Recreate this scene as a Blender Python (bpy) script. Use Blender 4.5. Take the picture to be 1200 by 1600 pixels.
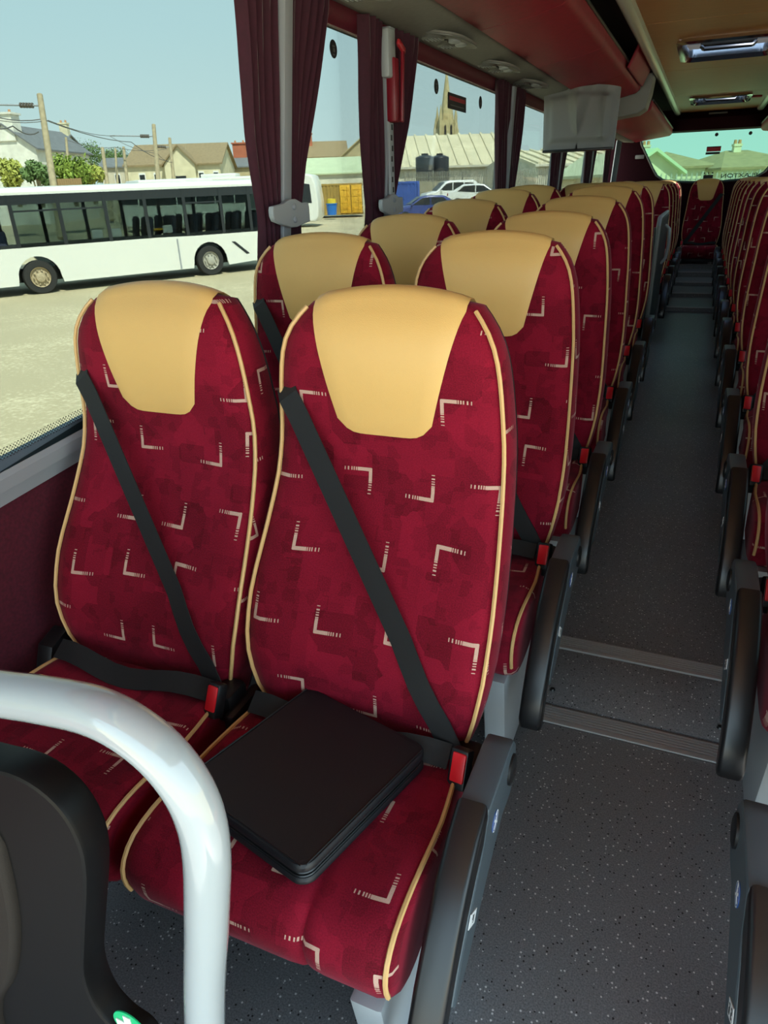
import bpy, bmesh, math, random
import numpy as np
from mathutils import Vector, Matrix, noise

for o in list(bpy.data.objects): bpy.data.objects.remove(o)
SC = bpy.context.scene
COL = SC.collection
random.seed(7)

# ------------------------------------------------------------------ camera
F_PX = 1090.0
EYE = Vector((0.0, 0.0, 1.40))
# rows: world X, Y, Z axes written in camera (right, up, forward)
def cam_basis(vx, vy, roll_deg, f):
    u, v = vx - 600.0, 800.0 - vy
    r = math.radians(roll_deg)
    h = (math.cos(r), math.sin(r)); w = (-math.sin(r), math.cos(r))
    ul = u*h[0] + v*h[1]; vl = u*w[0] + v*w[1]
    p = math.atan2(vl, f)
    Yl = Vector((ul, vl, f)).normalized()
    Zl = Vector((0, math.cos(p), -math.sin(p)))
    Xl = Yl.cross(Zl)
    if Xl.x < 0: Xl = -Xl
    t = lambda a: Vector((a.x*h[0] + a.y*w[0], a.x*h[1] + a.y*w[1], a.z))
    return t(Xl), t(Yl), t(Zl)
AX, AY, AZ = cam_basis(1107.0, 280.0, 2.0, F_PX)
cam_data = bpy.data.cameras.new('camera')
cam = bpy.data.objects.new('camera', cam_data); COL.objects.link(cam)
right = Vector((AX.x, AY.x, AZ.x)); up = Vector((AX.y, AY.y, AZ.y)); fwd = Vector((AX.z, AY.z, AZ.z))
M = Matrix.Identity(4)
for i in range(3):
    M[i][0] = right[i]; M[i][1] = up[i]; M[i][2] = -fwd[i]; M[i][3] = EYE[i]
cam.matrix_world = M
cam_data.sensor_fit = 'VERTICAL'; cam_data.sensor_height = 36.0
cam_data.lens = F_PX/1600.0*36.0
cam_data.clip_start = 0.02; cam_data.clip_end = 2000
SC.camera = cam

# ------------------------------------------------------------------ world, sun, exposure
SC.view_settings.view_transform = 'Standard'; SC.view_settings.look = 'None'
SC.view_settings.gamma = 1.0; SC.view_settings.use_curve_mapping = False
SC.view_settings.exposure = 2.3
world = bpy.data.worlds.new('World'); SC.world = world; world.use_nodes = True
wn = world.node_tree; wn.nodes.clear()
w_out = wn.nodes.new('ShaderNodeOutputWorld'); w_bg = wn.nodes.new('ShaderNodeBackground')
w_geo = wn.nodes.new('ShaderNodeNewGeometry'); w_sep = wn.nodes.new('ShaderNodeSeparateXYZ')
w_ramp = wn.nodes.new('ShaderNodeValToRGB')
w_tc = wn.nodes.new('ShaderNodeTexCoord')
wn.links.new(w_tc.outputs['Generated'], w_sep.inputs[0])
wn.links.new(w_sep.outputs['Z'], w_ramp.inputs[0])
cr = w_ramp.color_ramp
cr.elements[0].position = 0.0; cr.elements[0].color = (0.62, 0.74, 0.75, 1)
cr.elements[1].position = 0.7; cr.elements[1].color = (0.34, 0.50, 0.64, 1)
e = cr.elements.new(0.18); e.color = (0.50, 0.67, 0.74, 1)
wn.links.new(w_ramp.outputs[0], w_bg.inputs['Color'])
w_bg.inputs['Strength'].default_value = 1.15
wn.links.new(w_bg.outputs[0], w_out.inputs[0])

sun_d = bpy.data.lights.new('sun', 'SUN'); sun_d.energy = 5.2; sun_d.angle = 0.009; sun_d.color = (1.0, 0.94, 0.82)
sun = bpy.data.objects.new('sun', sun_d); COL.objects.link(sun)
sun.rotation_euler = Vector((-0.42, 0.38, -0.82)).to_track_quat('-Z', 'Y').to_euler()

# ------------------------------------------------------------------ helpers
def link(o): COL.objects.link(o); return o
def tag(o, label=None, cat=None, group=None, kind=None):
    if label: o['label'] = label
    if cat: o['category'] = cat
    if group: o['group'] = group
    if kind: o['kind'] = kind
    return o
def empty(name, loc=(0, 0, 0), rz=0.0):
    o = bpy.data.objects.new(name, None); link(o); o.location = loc; o.rotation_euler = (0, 0, rz)
    o.empty_display_size = 0.05
    return o
def copy_tree(o, parent=None):
    c = o.copy(); link(c); c.parent = parent
    for ch in list(o.children): copy_tree(ch, c)
    return c
def smooth_itp(tab):
    xs = np.array([a for a, b in tab], float); ys = np.array([b for a, b in tab], float)
    xd = np.linspace(xs[0], xs[-1], 400); yd = np.interp(xd, xs, ys)
    k = 25; pad = np.concatenate([2*yd[0]-yd[k:0:-1], yd, 2*yd[-1]-yd[-2:-k-2:-1]])
    ker = np.hanning(2*k+1); ker /= ker.sum()
    ysm = np.convolve(pad, ker, 'valid')
    return lambda v: float(np.interp(v, xd, ysm))

class MB:
    """collects shapes; build() links them as ONE mesh object"""
    def __init__(s):
        s.bm = bmesh.new(); s.uv = s.bm.loops.layers.uv.new('UVMap')
    def box(s, c, d, bev=0.0, rot=None, seg=2):
        r = bmesh.ops.create_cube(s.bm, size=1.0)
        vs = r['verts']
        m = Matrix.Translation(Vector(c)) @ (rot.to_4x4() if rot else Matrix.Identity(4)) @ Matrix.Diagonal((d[0], d[1], d[2], 1))
        bmesh.ops.transform(s.bm, matrix=m, verts=vs)
        if bev > 0:
            es = list({e for v in vs for e in v.link_edges})
            bmesh.ops.bevel(s.bm, geom=es, offset=bev, segments=seg, profile=0.5, affect='EDGES')
        return s
    def prism(s, loop, vec, bev=0.0, seg=2):
        vec = Vector(vec)
        a = [s.bm.verts.new(Vector(p)) for p in loop]; b = [s.bm.verts.new(Vector(p)+vec) for p in loop]
        n = len(a); fs = []
        try:
            f1 = s.bm.faces.new(a); f2 = s.bm.faces.new(b[::-1])
        except ValueError: return s
        fs = [f1, f2]
        for i in range(n): fs.append(s.bm.faces.new((a[i], b[i], b[(i+1) % n], a[(i+1) % n])))
        bmesh.ops.recalc_face_normals(s.bm, faces=fs)
        if bev > 0:
            es = list(f1.edges)+list(f2.edges)
            bmesh.ops.bevel(s.bm, geom=es, offset=bev, segments=seg, profile=0.5, affect='EDGES')
        return s
    def tube(s, pts, r, n=8, cap=True, r2=None):
        pts = [Vector(p) for p in pts]; rings = []
        t0 = (pts[1]-pts[0]).normalized()
        ref = Vector((0, 0, 1)) if abs(t0.z) < 0.9 else Vector((1, 0, 0))
        nrm = t0.cross(ref).normalized()
        for i, p in enumerate(pts):
            if i == 0: t = pts[1]-pts[0]
            elif i == len(pts)-1: t = pts[-1]-pts[-2]
            else: t = pts[i+1]-pts[i-1]
            t.normalize()
            nrm = (nrm - t*nrm.dot(t)).normalized(); bn = t.cross(nrm)
            rr = r if r2 is None else r + (r2-r)*i/(len(pts)-1)
            rings.append([s.bm.verts.new(p + (nrm*math.cos(2*math.pi*k/n) + bn*math.sin(2*math.pi*k/n))*rr) for k in range(n)])
        for a, b in zip(rings, rings[1:]):
            for k in range(n): s.bm.faces.new((a[k], a[(k+1) % n], b[(k+1) % n], b[k]))
        if cap:
            s.bm.faces.new(rings[0][::-1]); s.bm.faces.new(rings[-1])
        return s
    def lathe(s, prof, c=(0, 0, 0), axis='Z', n=20):
        c = Vector(c); rings = []
        for r, h in prof:
            ring = []
            for k in range(n):
                a = 2*math.pi*k/n; x, y = r*math.cos(a), r*math.sin(a)
                p = {'Z': (x, y, h), 'Y': (x, h, y), 'X': (h, x, y)}[axis]
                ring.append(s.bm.verts.new(c+Vector(p)))
            rings.append(ring)
        for a, b in zip(rings, rings[1:]):
            for k in range(n): s.bm.faces.new((a[k], a[(k+1) % n], b[(k+1) % n], b[k]))
        fs = [s.bm.faces.new(rings[0][::-1]), s.bm.faces.new(rings[-1])]
        bmesh.ops.recalc_face_normals(s.bm, faces=list({f for r in rings for v in r for f in v.link_faces}))
        return s
    def grid(s, rows, uv=None, closed=False):
        V = [[s.bm.verts.new(Vector(p)) for p in r] for r in rows]
        fs = []
        for j in range(len(V)-1):
            n = len(V[j])
            for i in range(n if closed else n-1):
                k = (i+1) % n
                f = s.bm.faces.new((V[j][i], V[j][k], V[j+1][k], V[j+1][i])); fs.append(f)
                if uv:
                    for l, (jj, ii) in zip(f.loops, ((j, i), (j, k), (j+1, k), (j+1, i))): l[s.uv].uv = uv(jj, ii)
        return V
    def poly(s, pts):
        s.bm.faces.new([s.bm.verts.new(Vector(p)) for p in pts]); return s
    def build(s, name, mat, parent=None, smooth=True, mirror=False, recalc=True, angle=40):
        if mirror:
            for v in s.bm.verts: v.co.x = -v.co.x
            bmesh.ops.reverse_faces(s.bm, faces=s.bm.faces)
        if recalc: bmesh.ops.recalc_face_normals(s.bm, faces=s.bm.faces)
        me = bpy.data.meshes.new(name); 
        if smooth:
            ca = math.radians(angle)
            for e in s.bm.edges:
                if len(e.link_faces) == 2 and e.calc_face_angle(0) > ca: e.smooth = False
            for f in s.bm.faces: f.smooth = len(f.verts) <= 6
        s.bm.to_mesh(me); s.bm.free()
        me.materials.append(mat)
        o = bpy.data.objects.new(name, me); link(o)
        if parent: o.parent = parent
        return o

# ------------------------------------------------------------------ materials
def nodes_of(m): return m.node_tree.nodes, m.node_tree.links
def mat(name, col, rough=0.5, metal=0.0, spec=0.5, noise_s=0, noise_a=0.0, bump=0.0, bump_s=200, sheen=0.0, coat=0.0, emit=None, es=0.0):
    m = bpy.data.materials.new(name); m.use_nodes = True
    N, L = nodes_of(m); b = N['Principled BSDF']
    b.inputs['Base Color'].default_value = (*col, 1); b.inputs['Roughness'].default_value = rough
    b.inputs['Metallic'].default_value = metal; b.inputs['Specular IOR Level'].default_value = spec
    if sheen: b.inputs['Sheen Weight'].default_value = sheen
    if coat: b.inputs['Coat Weight'].default_value = coat
    if emit: b.inputs['Emission Color'].default_value = (*emit, 1); b.inputs['Emission Strength'].default_value = es
    tc = N.new('ShaderNodeTexCoord')
    if noise_a:
        n = N.new('ShaderNodeTexNoise'); n.inputs['Scale'].default_value = noise_s; n.inputs['Detail'].default_value = 4
        L.new(tc.outputs['Object'], n.inputs['Vector'])
        r = N.new('ShaderNodeMapRange'); r.inputs[1].default_value = 0.3; r.inputs[2].default_value = 0.7
        r.inputs[3].default_value = 1-noise_a; r.inputs[4].default_value = 1+noise_a
        L.new(n.outputs['Fac'], r.inputs[0])
        mx = N.new('ShaderNodeVectorMath'); mx.operation = 'SCALE'; mx.inputs[0].default_value = col
        L.new(r.outputs[0], mx.inputs['Scale']); L.new(mx.outputs[0], b.inputs['Base Color'])
    if bump:
        n2 = N.new('ShaderNodeTexNoise'); n2.inputs['Scale'].default_value = bump_s; n2.inputs['Detail'].default_value = 3
        L.new(tc.outputs['Object'], n2.inputs['Vector'])
        bp = N.new('ShaderNodeBump'); bp.inputs['Strength'].default_value = bump; bp.inputs['Distance'].default_value = 0.002
        L.new(n2.outputs['Fac'], bp.inputs['Height']); L.new(bp.outputs[0], b.inputs['Normal'])
    return m

def fabric_material(name, marks=True, bright=1.0):
    m = bpy.data.materials.new(name); m.use_nodes = True
    N, L = nodes_of(m); b = N['Principled BSDF']
    def mth(op, a, c=None, clamp=False):
        n = N.new('ShaderNodeMath'); n.operation = op; n.use_clamp = clamp
        for i, v in enumerate((a, c)):
            if v is None: continue
            if isinstance(v, (int, float)): n.inputs[i].default_value = v
            else: L.new(v, n.inputs[i])
        return n.outputs[0]
    uvn = N.new('ShaderNodeUVMap'); uvn.uv_map = 'UVMap'
    oi = N.new('ShaderNodeObjectInfo')
    sp = N.new('ShaderNodeSeparateXYZ'); L.new(uvn.outputs[0], sp.inputs[0])
    ux = mth('ADD', sp.outputs[0], mth('MULTIPLY', oi.outputs['Random'], 7.31))
    uy = mth('ADD', sp.outputs[1], mth('MULTIPLY', oi.outputs['Random'], 3.17))
    S = 0.138
    px = mth('DIVIDE', ux, S); py = mth('DIVIDE', uy, S*0.95)
    cy = mth('FLOOR', py); px = mth('ADD', px, mth('MULTIPLY', mth('MODULO', cy, 2.0), 0.5)); cx = mth('FLOOR', px)
    fx = mth('SUBTRACT', px, cx); fy = mth('SUBTRACT', py, cy)
    cv = N.new('ShaderNodeCombineXYZ'); L.new(cx, cv.inputs[0]); L.new(cy, cv.inputs[1])
    w = N.new('ShaderNodeTexWhiteNoise'); w.noise_dimensions = '2D'; L.new(cv.outputs[0], w.inputs['Vector'])
    cs = N.new('ShaderNodeSeparateColor'); L.new(w.outputs['Color'], cs.inputs[0])
    sx = mth('SUBTRACT', mth('MULTIPLY', mth('GREATER_THAN', cs.outputs[0], 0.5), 2.0), 1.0)
    sy = mth('SUBTRACT', mth('MULTIPLY', mth('GREATER_THAN', cs.outputs[1], 0.5), 2.0), 1.0)
    ccx = mth('ADD', mth('SUBTRACT', 0.5, mth('MULTIPLY', sx, 0.2)), mth('MULTIPLY', mth('SUBTRACT', cs.outputs[2], 0.5), 0.22))
    ccy = mth('ADD', mth('SUBTRACT', 0.5, mth('MULTIPLY', sy, 0.18)), mth('MULTIPLY', mth('SUBTRACT', w.outputs['Value'], 0.5), 0.22))
    qx = mth('MULTIPLY', mth('MULTIPLY', mth('SUBTRACT', fx, ccx), S), sx)
    qy = mth('MULTIPLY', mth('MULTIPLY', mth('SUBTRACT', fy, ccy), S*0.95), sy)
    def arm(a, c, ln):
        inr = mth('MULTIPLY', mth('GREATER_THAN', a, -0.0025), mth('LESS_THAN', a, ln))
        thin = mth('LESS_THAN', mth('ABSOLUTE', mth('SUBTRACT', c, mth('MULTIPLY', mth('MULTIPLY', a, a), 0.4))), 0.0034)
        solid = mth('LESS_THAN', a, ln*0.5)
        dash = mth('GREATER_THAN', mth('SINE', mth('MULTIPLY', a, 6.283/0.0048)), -0.1)
        dash2 = mth('GREATER_THAN', mth('SINE', mth('MULTIPLY', a, 6.283/0.0075)), 0.35)
        far = mth('GREATER_THAN', a, ln*0.75)
        d = mth('ADD', mth('MULTIPLY', far, dash2), mth('MULTIPLY', mth('SUBTRACT', 1.0, far), dash))
        return mth('MULTIPLY', mth('MULTIPLY', inr, thin), mth('MAXIMUM', solid, d))
    fl = mth('MAXIMUM', arm(qx, qy, 0.055), arm(qy, qx, 0.047))
    nz = N.new('ShaderNodeTexNoise'); nz.inputs['Scale'].default_value = 900; L.new(uvn.outputs[0], nz.inputs['Vector'])
    fl = mth('MULTIPLY', fl, mth('ADD', 0.35, mth('MULTIPLY', nz.outputs['Fac'], 0.9)), True)
    # plush patches
    uvv = N.new('ShaderNodeCombineXYZ'); L.new(ux, uvv.inputs[0]); L.new(uy, uvv.inputs[1])
    v1 = N.new('ShaderNodeTexVoronoi'); v1.distance = 'CHEBYCHEV'; v1.inputs['Scale'].default_value = 14; L.new(uvv.outputs[0], v1.inputs['Vector'])
    v1s = N.new('ShaderNodeSeparateColor'); L.new(v1.outputs['Color'], v1s.inputs[0])
    v2 = N.new('ShaderNodeTexVoronoi'); v2.distance = 'CHEBYCHEV'; v2.inputs['Scale'].default_value = 45; L.new(uvv.outputs[0], v2.inputs['Vector'])
    v2s = N.new('ShaderNodeSeparateColor'); L.new(v2.outputs['Color'], v2s.inputs[0])
    n3 = N.new('ShaderNodeTexNoise'); n3.inputs['Scale'].default_value = 420; n3.inputs['Detail'].default_value = 3; L.new(uvv.outputs[0], n3.inputs['Vector'])
    n4 = N.new('ShaderNodeTexNoise'); n4.inputs['Scale'].default_value = 9; n4.inputs['Detail'].default_value = 2; L.new(uvv.outputs[0], n4.inputs['Vector'])
    k = mth('ADD', mth('MULTIPLY', v1s.outputs[0], 0.34), mth('MULTIPLY', n3.outputs['Fac'], 0.85))
    k = mth('ADD', k, mth('MULTIPLY', mth('GREATER_THAN', v2s.outputs[0], 0.78), -0.13))
    k = mth('ADD', k, mth('MULTIPLY', n4.outputs['Fac'], 0.45), False)
    k = mth('SUBTRACT', k, 0.40, True)
    mx = N.new('ShaderNodeMix'); mx.data_type = 'RGBA'; L.new(k, mx.inputs[0])
    mx.inputs[6].default_value = (0.080*bright, 0.0012*bright, 0.0065*bright, 1); mx.inputs[7].default_value = (0.33*bright, 0.008*bright, 0.032*bright, 1)
    m2 = N.new('ShaderNodeMix'); m2.data_type = 'RGBA'; m2.inputs[7].default_value = (0.62, 0.42, 0.33, 1)
    if marks: L.new(fl, m2.inputs[0])
    else: m2.inputs[0].default_value = 0
    L.new(mx.outputs[2], m2.inputs[6]); L.new(m2.outputs[2], b.inputs['Base Color'])
    b.inputs['Roughness'].default_value = 0.85; b.inputs['Specular IOR Level'].default_value = 0.15
    b.inputs['Sheen Weight'].default_value = 0.14; b.inputs['Sheen Tint'].default_value = (1, 0.45, 0.55, 1); b.inputs['Sheen Roughness'].default_value = 0.4
    bp = N.new('ShaderNodeBump'); bp.inputs['Strength'].default_value = 0.25; bp.inputs['Distance'].default_value = 0.002
    L.new(n3.outputs['Fac'], bp.inputs['Height']); L.new(bp.outputs[0], b.inputs['Normal'])
    return m

def glass_material(name, tint, gloss=0.05):
    m = bpy.data.materials.new(name); m.use_nodes = True
    N, L = nodes_of(m); N.clear()
    o = N.new('ShaderNodeOutputMaterial'); t = N.new('ShaderNodeBsdfTransparent'); g = N.new('ShaderNodeBsdfGlossy')
    t.inputs[0].default_value = (*tint, 1); g.inputs['Roughness'].default_value = 0.03
    mx = N.new('ShaderNodeMixShader'); fr = N.new('ShaderNodeLayerWeight'); fr.inputs[0].default_value = gloss*2
    ml = N.new('ShaderNodeMath'); ml.operation = 'MULTIPLY'; ml.inputs[1].default_value = 0.28
    L.new(fr.outputs['Fresnel'], ml.inputs[0]); L.new(ml.outputs[0], mx.inputs[0])
    L.new(t.outputs[0], mx.inputs[1]); L.new(g.outputs[0], mx.inputs[2]); L.new(mx.outputs[0], o.inputs[0])
    return m

def floor_material():
    m = bpy.data.materials.new('speckled_vinyl'); m.use_nodes = True
    N, L = nodes_of(m); b = N['Principled BSDF']
    tc = N.new('ShaderNodeTexCoord')
    def spk(scale, thr, seed):
        mp = N.new('ShaderNodeMapping'); mp.inputs['Location'].default_value = (seed, seed*2, seed*3); L.new(tc.outputs['Object'], mp.inputs[0])
        v = N.new('ShaderNodeTexVoronoi'); v.inputs['Scale'].default_value = scale; L.new(mp.outputs[0], v.inputs['Vector'])
        s = N.new('ShaderNodeSeparateColor'); L.new(v.outputs['Color'], s.inputs[0])
        lt = N.new('ShaderNodeMath'); lt.operation = 'LESS_THAN'; lt.inputs[1].default_value = 0.26; L.new(v.outputs['Distance'], lt.inputs[0])
        gt = N.new('ShaderNodeMath'); gt.operation = 'GREATER_THAN'; gt.inputs[1].default_value = thr; L.new(s.outputs[0], gt.inputs[0])
        ml = N.new('ShaderNodeMath'); ml.operation = 'MULTIPLY'; L.new(lt.outputs[0], ml.inputs[0]); L.new(gt.outputs[0], ml.inputs[1])
        return ml.outputs[0]
    n = N.new('ShaderNodeTexNoise'); n.inputs['Scale'].default_value = 300; n.inputs['Detail'].default_value = 4; L.new(tc.outputs['Object'], n.inputs['Vector'])
    r = N.new('ShaderNodeValToRGB'); r.color_ramp.elements[0].color = (0.100, 0.103, 0.110, 1); r.color_ramp.elements[1].color = (0.225, 0.232, 0.245, 1)
    r.color_ramp.elements[0].position = 0.3; r.color_ramp.elements[1].position = 0.7
    L.new(n.outputs['Fac'], r.inputs[0])
    a = N.new('ShaderNodeMix'); a.data_type = 'RGBA'; L.new(spk(125, 0.80, 1.0), a.inputs[0]); L.new(r.outputs[0], a.inputs[6]); a.inputs[7].default_value = (0.62, 0.62, 0.62, 1)
    c = N.new('ShaderNodeMix'); c.data_type = 'RGBA'; L.new(spk(125, 0.84, 5.0), c.inputs[0]); L.new(a.outputs[2], c.inputs[6]); c.inputs[7].default_value = (0.008, 0.008, 0.009, 1)
    L.new(c.outputs[2], b.inputs['Base Color']); b.inputs['Roughness'].default_value = 0.42
    bp = N.new('ShaderNodeBump'); bp.inputs['Strength'].default_value = 0.2; bp.inputs['Distance'].default_value = 0.001
    L.new(n.outputs['Fac'], bp.inputs['Height']); L.new(bp.outputs[0], b.inputs['Normal'])
    return m

def wood_material(name, c1, c2):
    m = bpy.data.materials.new(name); m.use_nodes = True
    N, L = nodes_of(m); b = N['Principled BSDF']
    tc = N.new('ShaderNodeTexCoord'); mp = N.new('ShaderNodeMapping'); mp.inputs['Scale'].default_value = (2, 40, 10)
    L.new(tc.outputs['Object'], mp.inputs[0])
    n = N.new('ShaderNodeTexNoise'); n.inputs['Scale'].default_value = 3; n.inputs['Detail'].default_value = 6; L.new(mp.outputs[0], n.inputs['Vector'])
    r = N.new('ShaderNodeValToRGB'); r.color_ramp.elements[0].position = 0.3; r.color_ramp.elements[1].position = 0.7
    r.color_ramp.elements[0].color = (*c1, 1); r.color_ramp.elements[1].color = (*c2, 1)
    L.new(n.outputs['Fac'], r.inputs[0]); L.new(r.outputs[0], b.inputs['Base Color']); b.inputs['Roughness'].default_value = 0.4
    return m

def leather_material():
    m = mat('tan_leather', (0.74, 0.455, 0.155), 0.42, spec=0.4)
    N, L = nodes_of(m); b = N['Principled BSDF']; tc = N.new('ShaderNodeTexCoord')
    v = N.new('ShaderNodeTexVoronoi'); v.feature = 'DISTANCE_TO_EDGE'; v.inputs['Scale'].default_value = 420; L.new(tc.outputs['Object'], v.inputs['Vector'])
    bp = N.new('ShaderNodeBump'); bp.inputs['Strength'].default_value = 0.35; bp.inputs['Distance'].default_value = 0.001
    L.new(v.outputs['Distance'], bp.inputs['Height']); L.new(bp.outputs[0], b.inputs['Normal'])
    return m

def frit_material():
    m = bpy.data.materials.new('dotted_frit'); m.use_nodes = True
    N, L = nodes_of(m); N.clear()
    o = N.new('ShaderNodeOutputMaterial'); t = N.new('ShaderNodeBsdfTransparent'); d = N.new('ShaderNodeBsdfDiffuse'); d.inputs[0].default_value = (0.02, 0.02, 0.02, 1)
    tc = N.new('ShaderNodeTexCoord'); v = N.new('ShaderNodeTexVoronoi'); v.inputs['Scale'].default_value = 1; v.inputs['Randomness'].default_value = 0
    mp = N.new('ShaderNodeMapping'); mp.inputs['Scale'].default_value = (1, 165, 165); mp.inputs['Rotation'].default_value = (math.radians(45), 0, 0)
    L.new(tc.outputs['Object'], mp.inputs[0]); L.new(mp.outputs[0], v.inputs['Vector'])
    lt = N.new('ShaderNodeMath'); lt.operation = 'LESS_THAN'; lt.inputs[1].default_value = 0.42; L.new(v.outputs['Distance'], lt.inputs[0])
    mx = N.new('ShaderNodeMixShader'); L.new(lt.outputs[0], mx.inputs[0]); L.new(t.outputs[0], mx.inputs[1]); L.new(d.outputs[0], mx.inputs[2]); L.new(mx.outputs[0], o.inputs[0])
    return m

FAB = fabric_material('burgundy_plush'); FABP = fabric_material('burgundy_plain', False, 0.6)
LEA = leather_material()
PIPE = mat('cream_piping', (0.66, 0.40, 0.16), 0.5)
BLK = mat('black_plastic', (0.007, 0.007, 0.008), 0.45, noise_s=60, noise_a=0.1, bump=0.08, bump_s=900)
BLKS = mat('black_satin', (0.010, 0.010, 0.011), 0.32, spec=0.5)
GREY = mat('slate_grey_plastic', (0.072, 0.092, 0.107), 0.42, bump=0.1, bump_s=1200)
LGREY = mat('light_grey_metal', (0.38, 0.41, 0.43), 0.45)
MGREY = mat('trim_grey', (0.30, 0.32, 0.35), 0.5)
BELT = mat('belt_webbing', (0.009, 0.009, 0.010), 0.75, bump=0.3, bump_s=1500)
REDB = mat('red_button', (0.75, 0.012, 0.02), 0.35)
WHITE = mat('white_enamel', (0.34, 0.38, 0.41), 0.14, coat=0.6)
CASE = mat('black_leatherette', (0.0055, 0.0055, 0.008), 0.5, bump=0.15, bump_s=700)
CHROME = mat('chrome', (0.75, 0.76, 0.78), 0.12, metal=1.0)
ALU = mat('brushed_aluminium', (0.62, 0.63, 0.64), 0.35, metal=0.9)
WALLR = mat('burgundy_wall_carpet', (0.075, 0.003, 0.014), 0.9, noise_s=120, noise_a=0.25, bump=0.3, bump_s=600)
RACKR = mat('red_rack_vinyl', (0.30, 0.003, 0.022), 0.55, noise_s=40, noise_a=0.12, bump=0.2, bump_s=500)
TRIMR = mat('burgundy_trim', (0.11, 0.003, 0.016), 0.6, noise_s=80, noise_a=0.1)
CURT = mat('burgundy_curtain', (0.042, 0.003, 0.014), 0.85, noise_s=60, noise_a=0.15, sheen=0.2)
PSU = mat('grey_headlining', (0.24, 0.23, 0.21), 0.7, noise_s=50, noise_a=0.06)
PSUD = mat('grey_vent', (0.14, 0.14, 0.13), 0.4)
TVG = mat('tv_grey', (0.26, 0.26, 0.26), 0.5)
DARK = mat('dark_recess', (0.01, 0.009, 0.009), 0.8)
REARW = mat('dark_burgundy_rear', (0.016, 0.0015, 0.004), 0.8, spec=0.1, noise_s=60, noise_a=0.2)
FLOOR = floor_material()
WOOD = wood_material('veneer', (0.34, 0.140, 0.045), (0.46, 0.205, 0.075))
GLASS = glass_material('side_glass', (0.39, 0.42, 0.405)); GLASSR = glass_material('rear_glass', (0.31, 0.43, 0.375))
FRIT = frit_material()
BLUE = mat('blue_sticker', (0.01, 0.07, 0.32), 0.4); WHT = mat('white_print', (0.8, 0.8, 0.8), 0.5); BLKP = mat('black_print', (0.01, 0.01, 0.01), 0.5)
GREEN = mat('green_sticker', (0.0, 0.42, 0.16), 0.4); REDP = mat('red_print', (0.45, 0.02, 0.03), 0.5)
HAMR = mat('red_hammer_box', (0.22, 0.007, 0.018), 0.4)
PART = mat('partition_green_grey', (0.06, 0.085, 0.085), 0.4)
BROWN = mat('warm_black_plastic', (0.014, 0.011, 0.009), 0.6, spec=0.25, bump=0.2, bump_s=900)
# ================================================================== STRUCTURE OF THE COACH
FZ = [(-1.4, 0.0), (1.685, 0.0), (1.90, 0.05), (1.98, 0.05), (2.62, 0.073), (3.34, 0.109), (4.0, 0.142), (4.74, 0.158), (8.0, 0.17)]
def fz(y): return float(np.interp(y, [a for a, b in FZ], [b for a, b in FZ]))
REAR_Y = 11.38
GL0, GL1 = 1.33, 1.27                      # glass half widths at z .9 and z 1.95
def xg(z): return GL0 + (GL1-GL0)*(z-0.9)/1.05

b = MB()
prof = FZ + [(8.0, 0.205), (8.8, 0.205), (8.8, 0.24), (9.5, 0.24), (9.5, 0.275), (10.1, 0.275), (10.1, 0.33), (10.5, 0.33), (10.5, 0.385), (REAR_Y, 0.385)]
b.prism([(-1.36, y, z) for y, z in prof] + [(-1.36, REAR_Y, -0.12), (-1.36, -1.4, -0.12)], (2.72, 0, 0))
floor = tag(b.build('floor', FLOOR, smooth=False), kind='structure')

def nosing(y, w, z0, x0, x1, ang=0.0):
    b = MB(); b.box(((x0+x1)/2, y+w/2, z0), (x1-x0, w, 0.004)); o = b.build('nosing_strip', ALUD, floor, smooth=False)
    b = MB(); n = 7
    for i in range(n):
        wd = w/n*(0.62 if i else 0.9)
        b.box(((x0+x1)/2, y+w*i/n+wd/2, z0+0.0035), (x1-x0, wd, 0.005 if i else 0.007))
    b.build('rib', ALUR, o, smooth=False)
    return o
ALUR = mat('rib_aluminium', (0.40, 0.39, 0.38), 0.4, metal=0.1)
ALUD = mat('groove_dark', (0.02, 0.02, 0.02), 0.6)
nosing(1.605, 0.075, 0.0, -0.285, 0.322, 0.0)
nosing(1.903, 0.074, 0.05, -0.262, 0.300, 0.0)
for yy, zz in ((8.0, 0.205), (8.8, 0.24), (9.5, 0.275), (10.1, 0.33), (10.5, 0.385)):
    nosing(yy-0.005, 0.07, zz, -0.27, 0.30)
b = MB(); rr = Matrix.Rotation(math.atan2(0.05, 0.215), 3, 'X')
b.box((0.012, 1.793, 0.025), (0.52, 0.212, 0.010), 0.002, rr)
b.build('ramp_panel', FLOOR, floor)
for sx in (-0.225, 0.235):
    b = MB(); b.lathe([(0.0001, 0.0055), (0.006, 0.0055), (0.0085, 0.0)], (sx, 1.735, 0.0165), n=12); b.build('screw', BLKS, floor)
for sx in (-0.258, 0.284):
    b = MB(); b.box((sx, 1.793, 0.026), (0.014, 0.21, 0.012), 0.002, rr); b.build('edge_strip', BLKS, floor)

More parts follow.
